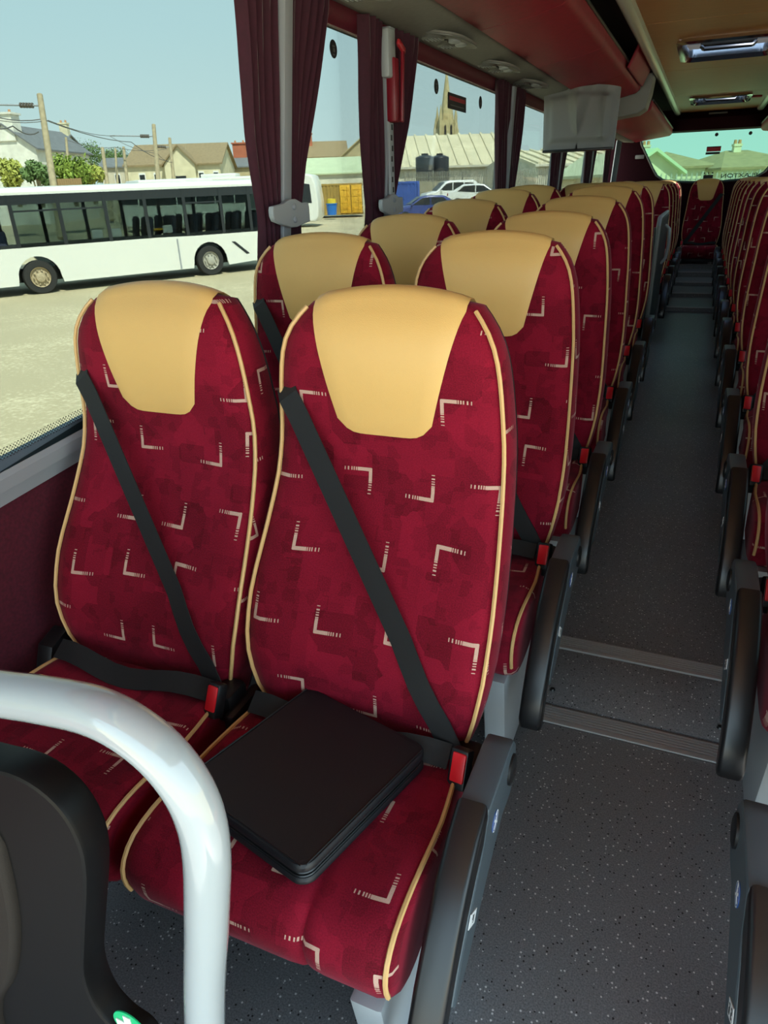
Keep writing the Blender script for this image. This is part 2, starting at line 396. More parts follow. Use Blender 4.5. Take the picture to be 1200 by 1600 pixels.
# ---- side walls, one each side of the aisle
def side_wall(s, name, y0):
    def zs(y): return 0.893 + 0.1*(min(y, 1.7)-1.21) if y < 1.7 else 0.942
    b = MB()
    ys = [y0, 0.6, 1.0, 1.35, 1.7, REAR_Y] if y0 < 0.5 else [y0, 1.0, 1.35, 1.7, REAR_Y]
    b.prism([(s*1.36, y, zs(y)-0.06) for y in ys] + [(s*1.36, REAR_Y, -0.12), (s*1.36, y0, -0.12)], (s*0.08, 0, 0))
    w = tag(b.build(name, WALLR, smooth=False), kind='structure')
    # grey sill trim, a moulded strip with a step
    b = MB()
    sec = [(1.345, 0.0), (1.33, 0.0), (1.322, -0.012), (1.326, -0.040), (1.338, -0.046), (1.345, -0.078), (1.362, -0.080), (1.362, 0.0)]
    b.grid([[(s*x, y, zs(y)+dz) for x, dz in sec] for y in ys], closed=True)
    t = tag(b.build('trim_'+('1' if s < 0 else '2'), MGREY), kind='structure')
    b = MB()
    b.grid([[(s*x, y, zs(y)+dz) for x, dz in ((1.332, 0.0), (1.328, 0.028), (1.345, 0.028), (1.35, 0.0))] for y in ys], closed=True)
    b.build('window_gasket', mat('gasket_blue_grey', (0.10, 0.14, 0.18), 0.35), t)
    # header above the glass, burgundy padded roll
    b = MB()
    sec = [(1.272, 1.925), (1.262, 1.922), (1.245, 1.935), (1.238, 1.965), (1.245, 1.995), (1.30, 2.01), (1.30, 1.93)]
    b.grid([[(s*x, y, z) for x, z in sec] for y in (y0-0.8, 3.0, 6.0, REAR_Y)], closed=True)
    tag(b.build('trim_'+('3' if s < 0 else '4'), TRIMR), kind='structure')
    # fascia outside the racks
    b = MB(); b.box((s*1.33, (REAR_Y-1.4)/2, 2.13), (0.07, REAR_Y+1.4, 0.36)); tag(b.build('trim_'+('5' if s < 0 else '6'), DARK, smooth=False), kind='structure')
    return zs
zs_left = side_wall(-1, 'wall_left', -1.4)
side_wall(1, 'wall_right', 0.62)

PILLARS = [2.17, 3.10, 5.28, 7.23, 9.25]
LEAN = [0.10, 0.0, -0.04, 0.0, 0.0]
def panes(s, ys, mt, first):
    k = first
    for a, c in zip(ys, ys[1:]):
        b = MB(); z0a, z0c = zs_left(a)+0.0, zs_left(c)
        b.prism([(s*xg(z0a), a, z0a), (s*xg(z0c), c, z0c), (s*xg(1.96), c, 1.96), (s*xg(1.96), a, 1.96)], (s*0.006, 0, 0))
        tag(b.build('window_%d' % k, mt, smooth=False), kind='structure'); k += 1
    return k
kk = panes(-1, [-1.4]+PILLARS+[11.05], GLASS, 1)
kk = panes(1, [0.7]+PILLARS+[11.05], GLASS, kk)
# dotted frit along the foot of the big front pane
b = MB(); b.poly([(-1.3245, -1.4, zs_left(-1.4)+0.026), (-1.3245, 1.7, zs_left(1.7)+0.026), (-1.3225, 1.7, zs_left(1.7)+0.052), (-1.3225, -1.4, zs_left(-1.4)+0.052)])
fr = b.build('frit_band', FRIT, bpy.data.objects['window_1'])

def pillar(s, y, w, i, ln=0.0):
    b = MB()
    b.prism([(s*(xg(1.0)-0.082), y*0.955-w/2, 0.95), (s*(xg(1.0)-0.082), y*0.955+w/2, 0.95), (s*(xg(1.96)-0.082), y*0.955+w/2+ln, 1.965), (s*(xg(1.96)-0.082), y*0.955-w/2+ln, 1.965)], (s*0.10, 0, 0), 0.004)
    return tag(b.build('trim_%d' % i, MGREY), kind='structure')
for i, y in enumerate(PILLARS):
    pillar(-1, y, 0.048, 10+i, LEAN[i]); pillar(1, y, 0.062, 20+i)

# ---- ceiling: shell, veneer panels with joints, hatches, rails
b = MB()
for ya, yb in ((-1.4, 5.53), (6.42, 9.15), (9.98, REAR_Y)): b.box((0, (ya+yb)/2, 2.29), (2.70, yb-ya, 0.08))
for ya, yb in ((5.53, 6.42), (9.15, 9.98)):
    for sx in (-1, 1): b.box((sx*0.82, (ya+yb)/2, 2.29), (1.06, yb-ya, 0.08))
ceiling = tag(b.build('ceiling', DARK, smooth=False), kind='structure')
seams = [-1.2, 0.8, 2.9, 4.92, 6.98, 9.0, 11.30]
HATCH = [(5.53, 6.42), (9.15, 9.98)]
b = None
for a, c in zip(seams, seams[1:]):
    b = MB(); a2, c2 = a+0.004, c-0.004
    h = [q for q in HATCH if a < q[0] < c]
    if h:
        y0, y1 = h[0]
        b.box((0, (a2+y0)/2, 2.215), (0.96, y0-a2, 0.03)); b.box((0, (y1+c2)/2, 2.215), (0.96, c2-y1, 0.03))
        for sx in (-1, 1): b.box((sx*0.385, (y0+y1)/2, 2.215), (0.19, y1-y0, 0.03))
    else:
        b.box((0, (a2+c2)/2, 2.215), (0.96, c2-a2, 0.03), 0.002)
    b.build('panel', WOOD, ceiling, smooth=False)
HGLOW = glass_material('hatch_glass', (0.55, 0.58, 0.66), 0.1)
for k, (y0, y1) in enumerate(HATCH):
    r = empty('roof_hatch', (0, (y0+y1)/2, 2.20)); L = y1-y0
    tag(r, ['chrome-rimmed roof hatch nearest the front, set in the wood ceiling', 'chrome-rimmed roof hatch near the rear window, set in the wood ceiling'][k], 'roof hatch', 'roof hatches in the ceiling')
    def ring(hx, hy, rad, z):
        p = []
        for cx, cy, a0 in ((hx-rad, hy-rad, 0), (-hx+rad, hy-rad, 90), (-hx+rad, -hy+rad, 180), (hx-rad, -hy+rad, 270)):
            for q in range(5):
                a = math.radians(a0+q*22.5); p.append((cx+rad*math.cos(a), cy+rad*math.sin(a), z))
        return p
    b = MB(); b.grid([ring(0.30, L/2+0.01, 0.06, 0.0), ring(0.305, L/2+0.015, 0.06, -0.018), ring(0.27, L/2-0.03, 0.05, -0.026), ring(0.25, L/2-0.06, 0.04, 0.0), ring(0.25, L/2-0.06, 0.04, 0.05)], closed=True)
    b.build('rim', CHROME, r)
    b = MB(); b.box((0, 0, 0.09), (0.56, L-0.04, 0.012), 0.003); b.build('glazing', HGLOW, r)
    b = MB(); b.box((0, 0.06, 0.03), (0.34, 0.22, 0.05), 0.015); b.build('mechanism', BLK, r)
    b = MB(); b.tube([(-0.16, -0.16, -0.012), (-0.14, -0.19, -0.03), (0.14, -0.19, -0.03), (0.16, -0.16, -0.012)], 0.012, 8); b.build('handle', BLKS, r)
b = MB(); b.box((0.36, 9.6, 2.193), (0.10, 0.12, 0.014), 0.006)
o = b.build('call_lamp', REDP); tag(o, 'small red lamp on the ceiling beside the rear roof hatch', 'lamp')

RAILM = mat('rail_satin', (0.78, 0.82, 0.72), 0.25, metal=0.4)
for s in (-1, 1):
    b = MB()
    for y0, y1 in ((-1.2, 6.98), (6.985, 11.25)):
        sec = [(0.445, 2.195), (0.452, 2.178), (0.475, 2.168), (0.505, 2.172), (0.525, 2.19), (0.53, 2.22), (0.445, 2.22)]
        b.grid([[(s*x, y, z) for x, z in sec] for y in (y0, y1)], closed=True)
    tag(b.build('trim_'+('30' if s < 0 else '31'), RAILM), kind='structure')

# ---- luggage racks and service panels
def rack(s, y0, y1, zb, xin, name, label, split):
    r = empty(name, (s*0.9, y0, zb)); tag(r, label, 'luggage rack', 'overhead luggage racks')
    X0, Z0 = s*0.9, zb
    sec = [(1.00, 2.018), (0.985, 2.008), (0.76, 2.036), (xin+0.03, 2.062), (xin+0.005, 2.082), (xin, 2.105), (xin, 2.145), (xin+0.012, 2.15), (xin+0.02, 2.11), (0.76, 2.06), (1.0, 2.05)]
    ys = list(np.linspace(0, y1-y0, split+1))
    for a, c in zip(ys, ys[1:]):
        b = MB()
        rows = [[(s*x-X0, y, z-2.02) for x, z in sec] for y in (a+0.003, c-0.003)]
        V = b.grid(rows, closed=True); b.bm.faces.new(V[0]); b.bm.faces.new(V[-1][::-1])
        b.build('panel', RACKR, r, angle=60)
    b = MB()
    b.tube([(s*(xin-0.004)-X0, 0, 0.128), (s*(xin-0.004)-X0, y1-y0, 0.128)], 0.008, 8); b.build('edge_trim', BLKS, r)
    return r
rack(-1, -1.2, 6.95, 2.02, 0.615, 'luggage_rack', 'long red vinyl luggage rack above the left windows, in front of the monitor', 7)
rack(-1, 7.25, 11.25, 1.90, 0.53, 'luggage_rack', 'short lower red luggage rack left of the rear window, behind the monitor', 2)
rack(1, 2.0, 6.95, 2.02, 0.615, 'luggage_rack', 'red luggage rack above the right-hand seats, mostly out of view', 4)
rack(1, 7.25, 11.25, 1.90, 0.53, 'luggage_rack', 'short lower red luggage rack right of the rear window', 2)
for s, nm in ((-1, '40'), (1, '41')):
    b = MB()
    b.grid([[(s*1.245, y, 1.985), (s*1.20, y, 1.978), (s*1.02, y, 2.008), (s*0.99, y, 2.025)] for y in (-1.2, 3, 6.95)])
    b.grid([[(s*1.245, y, 1.97), (s*1.15, y, 1.90), (s*1.02, y, 1.888), (s*0.99, y, 1.905)] for y in (7.1, 11.3)])
    tag(b.build('trim_'+nm, PSU), kind='structure')
    # grey drop end between the two rack heights
    b = MB()
    b.prism([(s*1.24, 6.96, 1.98), (s*1.24, 6.96, 1.87), (s*0.95, 6.96, 1.875), (s*0.62, 6.96, 1.915), (s*0.56, 6.96, 1.95), (s*0.535, 6.96, 2.06), (s*0.52, 6.96, 2.20), (s*0.66, 6.96, 2.20), (s*0.66, 6.96, 2.06), (s*1.0, 6.96, 2.03)], (0, 0.28, 0), 0.01)
    tag(b.build('trim_'+('42' if s < 0 else '43'), TVG), kind='structure')
# red locker flap standing open above the front rack
b = MB(); b.prism([(-0.615, 5.75, 2.158), (-0.535, 5.75, 2.19), (-0.535, 5.75, 2.20), (-0.535, 6.9, 2.20), (-0.62, 6.9, 2.158)], (0.012, 0, 0.006))
b2 = MB(); b2.box((-0.565, 6.25, 2.165), (0.02, 1.1, 0.16), 0.006, Matrix.Rotation(math.radians(24), 3, 'Y'))
o = b2.build('locker_flap', RACKR); tag(o, 'red locker flap in the gap above the front luggage rack', 'flap')
b.bm.free()

# ---- passenger service units
def service_unit(y, label):
    r = empty('service_unit', (-1.115, y, 1.992)); tag(r, label, 'air vent', 'overhead service units')
    tilt = Matrix.Rotation(math.radians(10), 3, 'Y')
    def tv(p): return tilt @ Vector(p)
    b = MB()
    pts = []
    for k in range(20):
        a = 2*math.pi*k/20
        pts.append(tv((0.105*math.copysign(abs(math.cos(a))**0.6, math.cos(a)), 0.18*math.copysign(abs(math.sin(a))**0.6, math.sin(a)), 0.0)))
    b.prism(pts, tv((0, 0, -0.012)), 0.004); b.build('plate', PSU, r)
    b = MB(); b.tube([p+tv((0, 0, -0.012)) for p in pts]+[pts[0]+tv((0, 0, -0.012))], 0.004, 6, cap=False); b.build('rim', PSUD, r)
    for i, (px, py) in enumerate(((-0.03, -0.10), (-0.03, 0.10))):
        c = tv((px, py, -0.016))
        b = MB(); b.lathe([(0.052, 0.006), (0.052, -0.006), (0.044, -0.012), (0.038, -0.006), (0.0001, -0.006)], c, n=20); v = b.build('vent', PSUD, r)
        b = MB()
        for q in range(5): b.box(c+Vector((-0.028+q*0.014, 0, -0.009)), (0.004, 0.066-abs(q-2)*0.012, 0.006))
        b.build('slat', LGREY, v, smooth=False)
    for px, py in ((0.045, -0.045), (0.045, 0.045)):
        c = tv((px, py, -0.014)); b = MB(); b.lathe([(0.026, 0.006), (0.026, -0.008), (0.018, -0.012), (0.0001, -0.012)], c, n=16); b.build('reading_lamp', LGREY, r)
    for py in (-0.02, 0.02):
        c = tv((0.0, py, -0.014)); b = MB(); b.box(c, (0.014, 0.022, 0.006), 0.002); b.build('switch', BLK, r)
for y, t in ((2.42, 'oval grey air vent and lamp unit nearest the front, above the first pillar'), (3.42, 'grey air vent and lamp unit above the hammer pillar curtain'),
             (4.28, 'third grey air vent and lamp unit from the front, above the church spire'), (5.08, 'grey air vent and lamp unit just in front of the monitor')):
    service_unit(y, t)

# ---- rear wall with its window
b = MB()
outer = [(-1.36, -0.1), (1.36, -0.1), (1.36, 2.3), (-1.36, 2.3)]
# inverted trapezoid with rounded foot
def rear_loop(g=0.0):
    p = []
    p += [(-0.93-g, 1.98+g), (-0.90-g, 1.86)]
    p += [(-0.72-g, 1.56), (-0.66-g*0.9, 1.475-g*0.4), (-0.58-g*0.6, 1.425-g*0.7), (-0.47, 1.40-g), (-0.2, 1.385-g), (0.2, 1.385-g), (0.47, 1.40-g), (0.58+g*0.6, 1.425-g*0.7), (0.66+g*0.9, 1.475-g*0.4), (0.72+g, 1.56), (0.90+g, 1.86), (0.93+g, 1.98+g)]
    return p
lp = rear_loop()
n = len(lp)
left = [(-1.36, 2.3), (-1.36, -0.1)]; 
# wall as strips around the opening
def quad(p, q, r_, s_): b.prism([(p[0], REAR_Y, p[1]), (q[0], REAR_Y, q[1]), (r_[0], REAR_Y, r_[1]), (s_[0], REAR_Y, s_[1])], (0, 0.06, 0))
quad((-1.36, 1.98), (1.36, 1.98), (1.36, 2.3), (-1.36, 2.3))
for i in range(n-1):
    p, q = lp[i], lp[i+1]
    if q[0] <= -0.2+1e-6: quad((-1.36, q[1]), q, p, (-1.36, p[1])) if p[1] > q[1]+1e-6 else None
    elif p[0] >= 0.2-1e-6: quad(p, (1.36, p[1]), (1.36, q[1]), q) if q[1] > p[1]+1e-6 else None
quad((-1.36, -0.1), (1.36, -0.1), (1.36, 1.385), (-1.36, 1.385))
wall_rear = tag(b.build('wall_rear', REARW, smooth=False), kind='structure')
b = MB(); g1 = rear_loop(0.03)
b.grid([[(x, REAR_Y-0.012, z) for x, z in g1], [(x, REAR_Y-0.03, z) for x, z in rear_loop(0.012)], [(x, REAR_Y+0.02, z) for x, z in lp]], closed=True)
b.build('window_surround', mat('rear_surround', (0.05, 0.055, 0.055), 0.5), wall_rear)
b = MB(); b.prism([(x, REAR_Y+0.03, z) for x, z in lp], (0, 0.006, 0)); rear_glass = tag(b.build('window_20', GLASSR, smooth=False), kind='structure')
# dark header box above the rear window
b = MB(); b.prism([(-0.52, 11.37, 1.98), (-0.52, 11.20, 1.99), (-0.52, 11.12, 2.12), (-0.52, 11.25, 2.22), (-0.52, 11.37, 2.22)], (1.04, 0, 0), 0.01); b.build('header_box', REARW, wall_rear)
b = MB(); b.box((0.0, 11.17, 2.17), (0.22, 0.03, 0.02), 0.004); b.build('header_lamp', PSUD, wall_rear)
b = MB(); b.box((-0.92+0.0, REAR_Y-0.012, 1.71), (0.12, 0.012, 0.05), 0.01); b.build('side_lamp', TVG, wall_rear)
for s in (-1, 1):      # grey corner posts
    b = MB(); b.prism([(s*1.26, 11.0, 0.9), (s*1.20, 11.05, 0.9), (s*1.14, 11.05, 1.92), (s*1.20, 11.0, 1.92)], (s*0.02, 0.08, 0), 0.005); tag(b.build('trim_'+('50' if s < 0 else '51'), GREY), kind='structure')
# ================================================================== SEATS
f_yc = smooth_itp([(0.33, -0.160), (0.40, -0.185), (0.47, -0.203), (0.56, -0.200), (0.66, -0.160), (0.78, -0.084), (0.88, -0.030), (0.96, -0.010), (1.05, -0.012), (1.15, -0.012), (1.21, 0.010), (1.24, 0.045)])
f_w = smooth_itp([(0.33, 0.170), (0.40, 0.200), (0.48, 0.228), (0.58, 0.245), (0.68, 0.247), (0.78, 0.239), (0.88, 0.230), (0.98, 0.224), (1.07, 0.216), (1.13, 0.207), (1.17, 0.192), (1.195, 0.172), (1.215, 0.150)])
f_cc = smooth_itp([(0.33, 0.0), (0.50, 0.014), (0.65, 0.026), (0.85, 0.024), (0.97, 0.004), (1.08, -0.008), (1.22, 0.0)])
f_t = smooth_itp([(0.33, 0.08), (0.6, 0.115), (0.9, 0.105), (1.1, 0.085), (1.23, 0.06)])
ZB, ZT = 0.35, 1.205
def yface(x, z):
    w = max(f_w(min(z, ZT)), 0.15); q = min(abs(x)/w, 1.0)
    y = f_yc(z) + f_cc(z)*(1-q*q)
    if q > 0.8: y += 0.014*((q-0.8)/0.2)**2
    return y
def crown(u, zj): return 0.020*(1-u*u)*max(0.0, (zj-1.0)/0.205)**2

def build_backrest(root, mx):
    nu, nv = 16, 26
    zsn = [ZB + (ZT-ZB)*(1-(1-j/nv)**1.25) for j in range(nv+1)]
    front = []
    for zj in zsn:
        w = f_w(zj); row = []
        for i in range(nu+1):
            u = -1+2*i/nu; u = math.copysign(abs(u)**0.85, u); x = u*w; z = zj+crown(u, zj)
            row.append(Vector((x, yface(x, z), z)))
        front.append(row)
    # outline loop: left side up, top, right side down, foot
    loop = [front[j][0] for j in range(nv+1)] + [front[nv][i] for i in range(1, nu+1)] + [front[j][nu] for j in range(nv-1, -1, -1)] + [front[0][i] for i in range(nu-1, 0, -1)]
    n = len(loop); cen = Vector((0, 0, 0.78))
    def off(k, out, back):
        p = loop[k]; a, c = loop[(k-1) % n], loop[(k+1) % n]
        t = Vector((c.x-a.x, 0, c.z-a.z)); nr = Vector((-t.z, 0, t.x))
        nr = nr.normalized() if nr.length > 1e-9 else Vector((0, 0, 1))
        if nr.dot(Vector((p.x, 0, p.z))-Vector((0, 0, cen.z))) < 0: nr = -nr
        return p + nr*out + Vector((0, f_t(p.z)*back, 0))
    rings = [loop] + [[off(k, o_, b_) for k in range(n)] for o_, b_ in ((0.005, 0.10), (0.0095, 0.42), (0.009, 0.72), (0.002, 1.0))]
    b = MB()
    b.grid(front, uv=lambda j, i: (front[j][i].x, front[j][i].z))
    b.grid(rings, uv=lambda j, i: (rings[j][i % n].x*0.3 + rings[j][i % n].y + (0.6 if rings[j][i % n].x > 0 else -0.6), rings[j][i % n].z), closed=True)
    bmesh.ops.remove_doubles(b.bm, verts=b.bm.verts, dist=0.0004)
    b.build('backrest', FAB, root, mirror=mx < 0, angle=55)
    # black moulded shell closing the back
    b = MB(); last = rings[-1]
    back = [[Vector((p.x*0.99, p.y+f_t(p.z)+0.012*(1-(i/nu*2-1)**2), p.z)) for i, p in enumerate(row)] for row in front]
    b.grid(back)
    b.grid([[p + Vector((0, 0.0, 0)) for p in last], [Vector((loop[k].x*0.99, loop[k].y+f_t(loop[k].z), loop[k].z)) for k in range(n)]], closed=True)
    b.grid([[off(k, 0.002, 0.92) for k in range(n)], [off(k, 0.0045, 1.0) for k in range(n)], [off(k, 0.0, 1.06) for k in range(n)]], closed=True)
    b.build('back_shell', BLK, root, mirror=mx < 0)
    # tan leather headrest panel wrapping over the top
    def hw(z): return 0.090 + (0.147-0.090)*min(1.0, max(0.0, (z-0.985)/(ZT-0.985)))**1.05
    rows = []; nu2 = 14
    for j in range(15):
        t = j/14; row = []
        for i in range(nu2+1):
            u = -1+2*i/nu2
            zb = 0.980+0.028*abs(u)**7
            zj = zb+(ZT-zb)*t; x = u*hw(zj); z = zj+crown(min(1, abs(x)/f_w(zj)), zj)
            e = 0.0042 if 0 < i < nu2 and j > 0 else 0.0008
            row.append(Vector((x, yface(x, z)-e, z)))
        rows.append(row)
    top = rows[-1]
    for o_, b_ in ((0.011, 0.12), (0.019, 0.42), (0.017, 0.72), (0.007, 1.02), (-0.03, 1.1)):
        rows.append([p+Vector((0, f_t(1.2)*b_, o_ + (0.002 if 0 < i < nu2 else -0.002))) for i, p in enumerate(top)])
    b = MB(); b.grid(rows, uv=lambda j, i: (rows[j][i].x, rows[j][i].z+rows[j][i].y)); b.build('headrest_panel', LEA, root, mirror=mx < 0, angle=70)
    # cream piping down both sides
    for s in (-1, 1):
        b = MB(); pts = []
        for j in range(1, nv+1):
            p = front[j][0 if s < 0 else nu]; pts.append(p+Vector((s*0.003, -0.003, 0.003)))
        b.tube(pts, 0.0042, 6); b.build('piping', PIPE, root, mirror=mx < 0)

CUSH_PROF = [(-0.13, 0.300), (-0.13, 0.385), (-0.17, 0.425), (-0.24, 0.442), (-0.32, 0.446), (-0.40, 0.450), (-0.47, 0.456), (-0.525, 0.457), (-0.575, 0.447), (-0.605, 0.422), (-0.614, 0.390), (-0.606, 0.350), (-0.585, 0.312), (-0.54, 0.295), (-0.40, 0.285), (-0.25, 0.288)]
def build_cushion(root, mx):
    P = CUSH_PROF; n = len(P)
    # refine by Catmull-Rom
    Q = []
    for k in range(n):
        p0, p1, p2, p3 = P[k-1], P[k], P[(k+1) % n], P[(k+2) % n]
        for t in (0, 0.5):
            Q.append(tuple(0.5*(2*p1[d]+(p2[d]-p0[d])*t+(2*p0[d]-5*p1[d]+4*p2[d]-p3[d])*t*t+(-p0[d]+3*p1[d]-3*p2[d]+p3[d])*t**3) for d in (0, 1)))
    m = len(Q); cyy = -0.39; czz = 0.36
    ln = [0.0]
    for k in range(1, m): ln.append(ln[-1]+math.dist(Q[k], Q[k-1]))
    us = [-1, -0.985, -0.95, -0.88, -0.78, -0.66, -0.52, -0.44, -0.405, -0.37, -0.28, -0.14, 0, 0.14, 0.28, 0.37, 0.405, 0.44, 0.52, 0.66, 0.78, 0.88, 0.95, 0.985, 1]
    rows = []
    for u in us:
        au = abs(u); row = []
        for (y, z) in Q:
            sh = 0.0
            if au > 0.88: sh = 0.032*(1-math.sqrt(max(0, 1-((au-0.88)/0.12)**2)))
            dy, dz = y-cyy, z-czz; l = math.hypot(dy, dz)
            yy, zz = y-dy/l*sh, z-dz/l*sh
            top = 1.0 if z > 0.36 else 0.0
            if top: zz += 0.012*max(0, (au-0.55)/0.45)**2*(1 if au < 0.9 else 0.4)-0.004
            fr = min(1, max(0, (-0.46-y)/0.12))*(1 if z > 0.30 else 0)
            cr_ = math.exp(-((au-0.405)/0.028)**2)*0.010*fr
            yy -= dy/l*cr_*1.0; zz -= dz/l*cr_
            hwid = 0.242-0.022*max(0, (y+0.35)/0.22)
            row.append(Vector((u*hwid, yy, zz)))
        rows.append(row)
    b = MB()
    V = b.grid(rows, uv=lambda j, i: (rows[j][i % m].x, ln[i % m]), closed=True)
    for R_, sgn in ((V[0], 1), (V[-1], -1)):
        c = b.bm.verts.new(sum((v.co for v in R_), Vector())/m)
        for i in range(m): b.bm.faces.new((R_[i], R_[(i+1) % m], c))
    b.build('cushion', FAB, root, mirror=mx < 0, angle=60)
    for s in (-1, 1):
        b = MB(); pts = []
        j = 2 if s < 0 else len(us)-3
        for i in range(3, 23): pts.append(rows[j][i]+(rows[j][i]-Vector((rows[j][i].x, cyy, czz))).normalized()*0.002+Vector((s*0.003, 0, 0)))
        b.tube(pts, 0.0042, 6); b.build('piping', PIPE, root, mirror=mx < 0)

def ribbon(b, pts, wdir, w, th, nrm):
    rows = []
    for p, wd, nn in zip(pts, wdir, nrm):
        h = wd*w/2; t = nn*th/2
        rows.append([p-h-t, p+h-t, p+h+t, p-h+t])
    V = b.grid(rows, closed=True); b.bm.faces.new(V[0]); b.bm.faces.new(V[-1][::-1])

def build_belt(root, mx, full):
    b = MB(); N_ = 18; A = Vector((-0.196, 0, 1.045)); C = Vector((0.222, 0, 0.43))
    d = (C-A).normalized(); wd = Vector((-d.z, 0, d.x))
    ya = yface(A.x, A.z)-0.006; ycn = yface(0.2, 0.45)-0.035
    pts = [Vector((-0.219, yface(-0.21, 1.03)+0.045, 1.066)), Vector((-0.212, yface(-0.21, 1.03)+0.006, 1.060))]
    for k in range(N_+1):
        t = k/N_; p = A.lerp(C, t); yl = ya+(ycn-ya)*t
        yf = min(yface(max(-0.21, min(0.21, p.x+dx)), p.z) for dx in (-0.02, 0, 0.02))-0.006
        pts.append(Vector((p.x, min(yl, yf), p.z)))
    n = len(pts); ws = [wd]*n; ns = [Vector((0, -1, 0))]*n
    ribbon(b, pts, ws, 0.048, 0.0022, ns)
    belt = b.build('seat_belt', BELT, root, mirror=mx < 0, angle=35)
    # lap strap lying along the join of cushion and back
    b = MB(); pts = []; ns = []; ws = []
    for k in range(11):
        t = k/10; x = 0.205-0.42*t
        pts.append(Vector((x, -0.235-0.02*math.sin(t*3.1), 0.462+0.010*math.sin(t*9)))); v = Vector((0, -0.55, 0.83)).normalized(); ns.append(v); ws.append(Vector((0, 0.83, 0.55)))
    ribbon(b, pts, ws, 0.046, 0.0025, ns)
    b.build('lap_strap', BELT, root, mirror=mx < 0)
    # buckle
    rot = Matrix.Rotation(math.radians(-28), 3, 'X') @ Matrix.Rotation(math.radians(-14), 3, 'Z')
    c = Vector((0.232, -0.255, 0.462))
    b = MB(); b.box(c, (0.036, 0.026, 0.072), 0.005, rot); bk = b.build('buckle', BLK, root, mirror=mx < 0)
    b = MB(); b.box(c+rot @ Vector((0.002, -0.0125, 0.004)), (0.027, 0.008, 0.052), 0.003, rot); b.build('release_button', REDB, bk, mirror=mx < 0)
    b = MB(); b.box(c+Vector((0.0, 0.045, -0.035)), (0.05, 0.07, 0.07), 0.012); b.build('buckle_stalk', BLK, root, mirror=mx < 0)

def arc_pts(cx, cy, r, n=20): return [(cx+r*math.cos(2*math.pi*k/n), cy+r*math.sin(2*math.pi*k/n)) for k in range(n)]
def build_arm(root, mx, detail, digits=None):
    xa = 0.266; w = 0.050
    arm = MB()
    # grey moulded housing and side plate (profile in y,z)
    hp = [(-0.175, 0.42), (-0.185, 0.487), (-0.205, 0.512), (-0.240, 0.520), (-0.375, 0.518), (-0.390, 0.50), (-0.41, 0.465), (-0.52, 0.355), (-0.555, 0.30), (-0.545, 0.28), (-0.48, 0.295), (-0.37, 0.36), (-0.28, 0.40), (-0.22, 0.395)]
    arm.prism([(xa, y, z) for y, z in hp], (w, 0, 0), 0.006)
    a = arm.build('armrest', GREY, root, mirror=mx < 0)
    pad = MB()
    top = [(-0.375, 0.527), (-0.43, 0.507), (-0.49, 0.467), (-0.54, 0.417), (-0.585, 0.36), (-0.622, 0.30), (-0.645, 0.245)]
    bot = [(-0.637, 0.218), (-0.618, 0.212), (-0.602, 0.228), (-0.575, 0.285), (-0.535, 0.345), (-0.49, 0.392), (-0.435, 0.438), (-0.39, 0.468), (-0.372, 0.49)]
    pad.prism([(xa-0.003, y, z) for y, z in top+bot], (w+0.002, 0, 0), 0.009, 3)
    pad.build('pad', BLKS, a, mirror=mx < 0)
    if detail:
        xo = xa+w
        b = MB(); b.lathe([(0.028, 0.0), (0.028, 0.004), (0.022, 0.006), (0.0001, 0.005)], (xo, -0.225, 0.462), 'X', 20); b.build('pivot_cap', BLK, a, mirror=mx < 0)
        b = MB(); b.prism([(xo, y, z) for y, z in arc_pts(-0.335, 0.452, 0.0185)], (0.0012, 0, 0)); st = b.build('belt_sign', BLUE, a, mirror=mx < 0)
        b = MB()
        ring_o = arc_pts(-0.335, 0.452, 0.0185, 24); ring_i = arc_pts(-0.335, 0.452, 0.0165, 24)
        b.grid([[(xo+0.0014, y, z) for y, z in ring_o], [(xo+0.0014, y, z) for y, z in ring_i]], closed=True)
        b.prism([(xo+0.0013, y, z) for y, z in arc_pts(-0.329, 0.463, 0.0036, 10)], (0.0006, 0, 0))
        b.prism([(xo+0.0013, -0.335+y, 0.452+z) for y, z in ((0.008, 0.006), (0.002, 0.007), (-0.004, -0.002), (-0.012, -0.006), (-0.010, -0.010), (0.0, -0.008), (0.006, -0.003))], (0.0006, 0, 0))
        b.prism([(xo+0.0013, -0.335+y, 0.452+z) for y, z in ((-0.006, 0.009), (-0.009, 0.006), (0.008, -0.012), (0.011, -0.010))], (0.0006, 0, 0))
        b.build('belt_symbol', WHT, st, mirror=mx < 0, recalc=True)
        if digits:
            b = MB(); q = Matrix.Rotation(math.radians(-38), 3, 'X'); cc = Vector((xo+0.0006, -0.462, 0.378))
            b.box(cc, (0.0012, 0.042, 0.022), 0, q); pl = b.build('seat_number_plate', WHT, a, smooth=False, mirror=mx < 0)
            segs = {'3': 'abcdg', '4': 'bcfg', '1': 'bc', '2': 'abdeg', '5': 'acdfg', '6': 'acdefg', '7': 'abc', '8': 'abcdefg'}
            b = MB()
            for di, ch in enumerate(digits):
                o_ = -0.010+0.020*di if len(digits) > 1 else 0
                for sgm in segs[ch]:
                    sy, sz, ly, lz = {'a': (0, 0.006, 0.006, 0.002), 'd': (0, -0.006, 0.006, 0.002), 'g': (0, 0, 0.006, 0.002), 'b': (0.003, 0.003, 0.002, 0.007), 'c': (0.003, -0.003, 0.002, 0.007), 'f': (-0.003, 0.003, 0.002, 0.007), 'e': (-0.003, -0.003, 0.002, 0.007)}[sgm]
                    # mark stands upright along the arm
                    b.box(cc+q @ Vector((0.0008, (sy if mx > 0 else sy)+o_, sz)), (0.0008, ly, lz), 0, q)
            b.build('numeral', BLKP, pl, smooth=False, mirror=mx < 0)

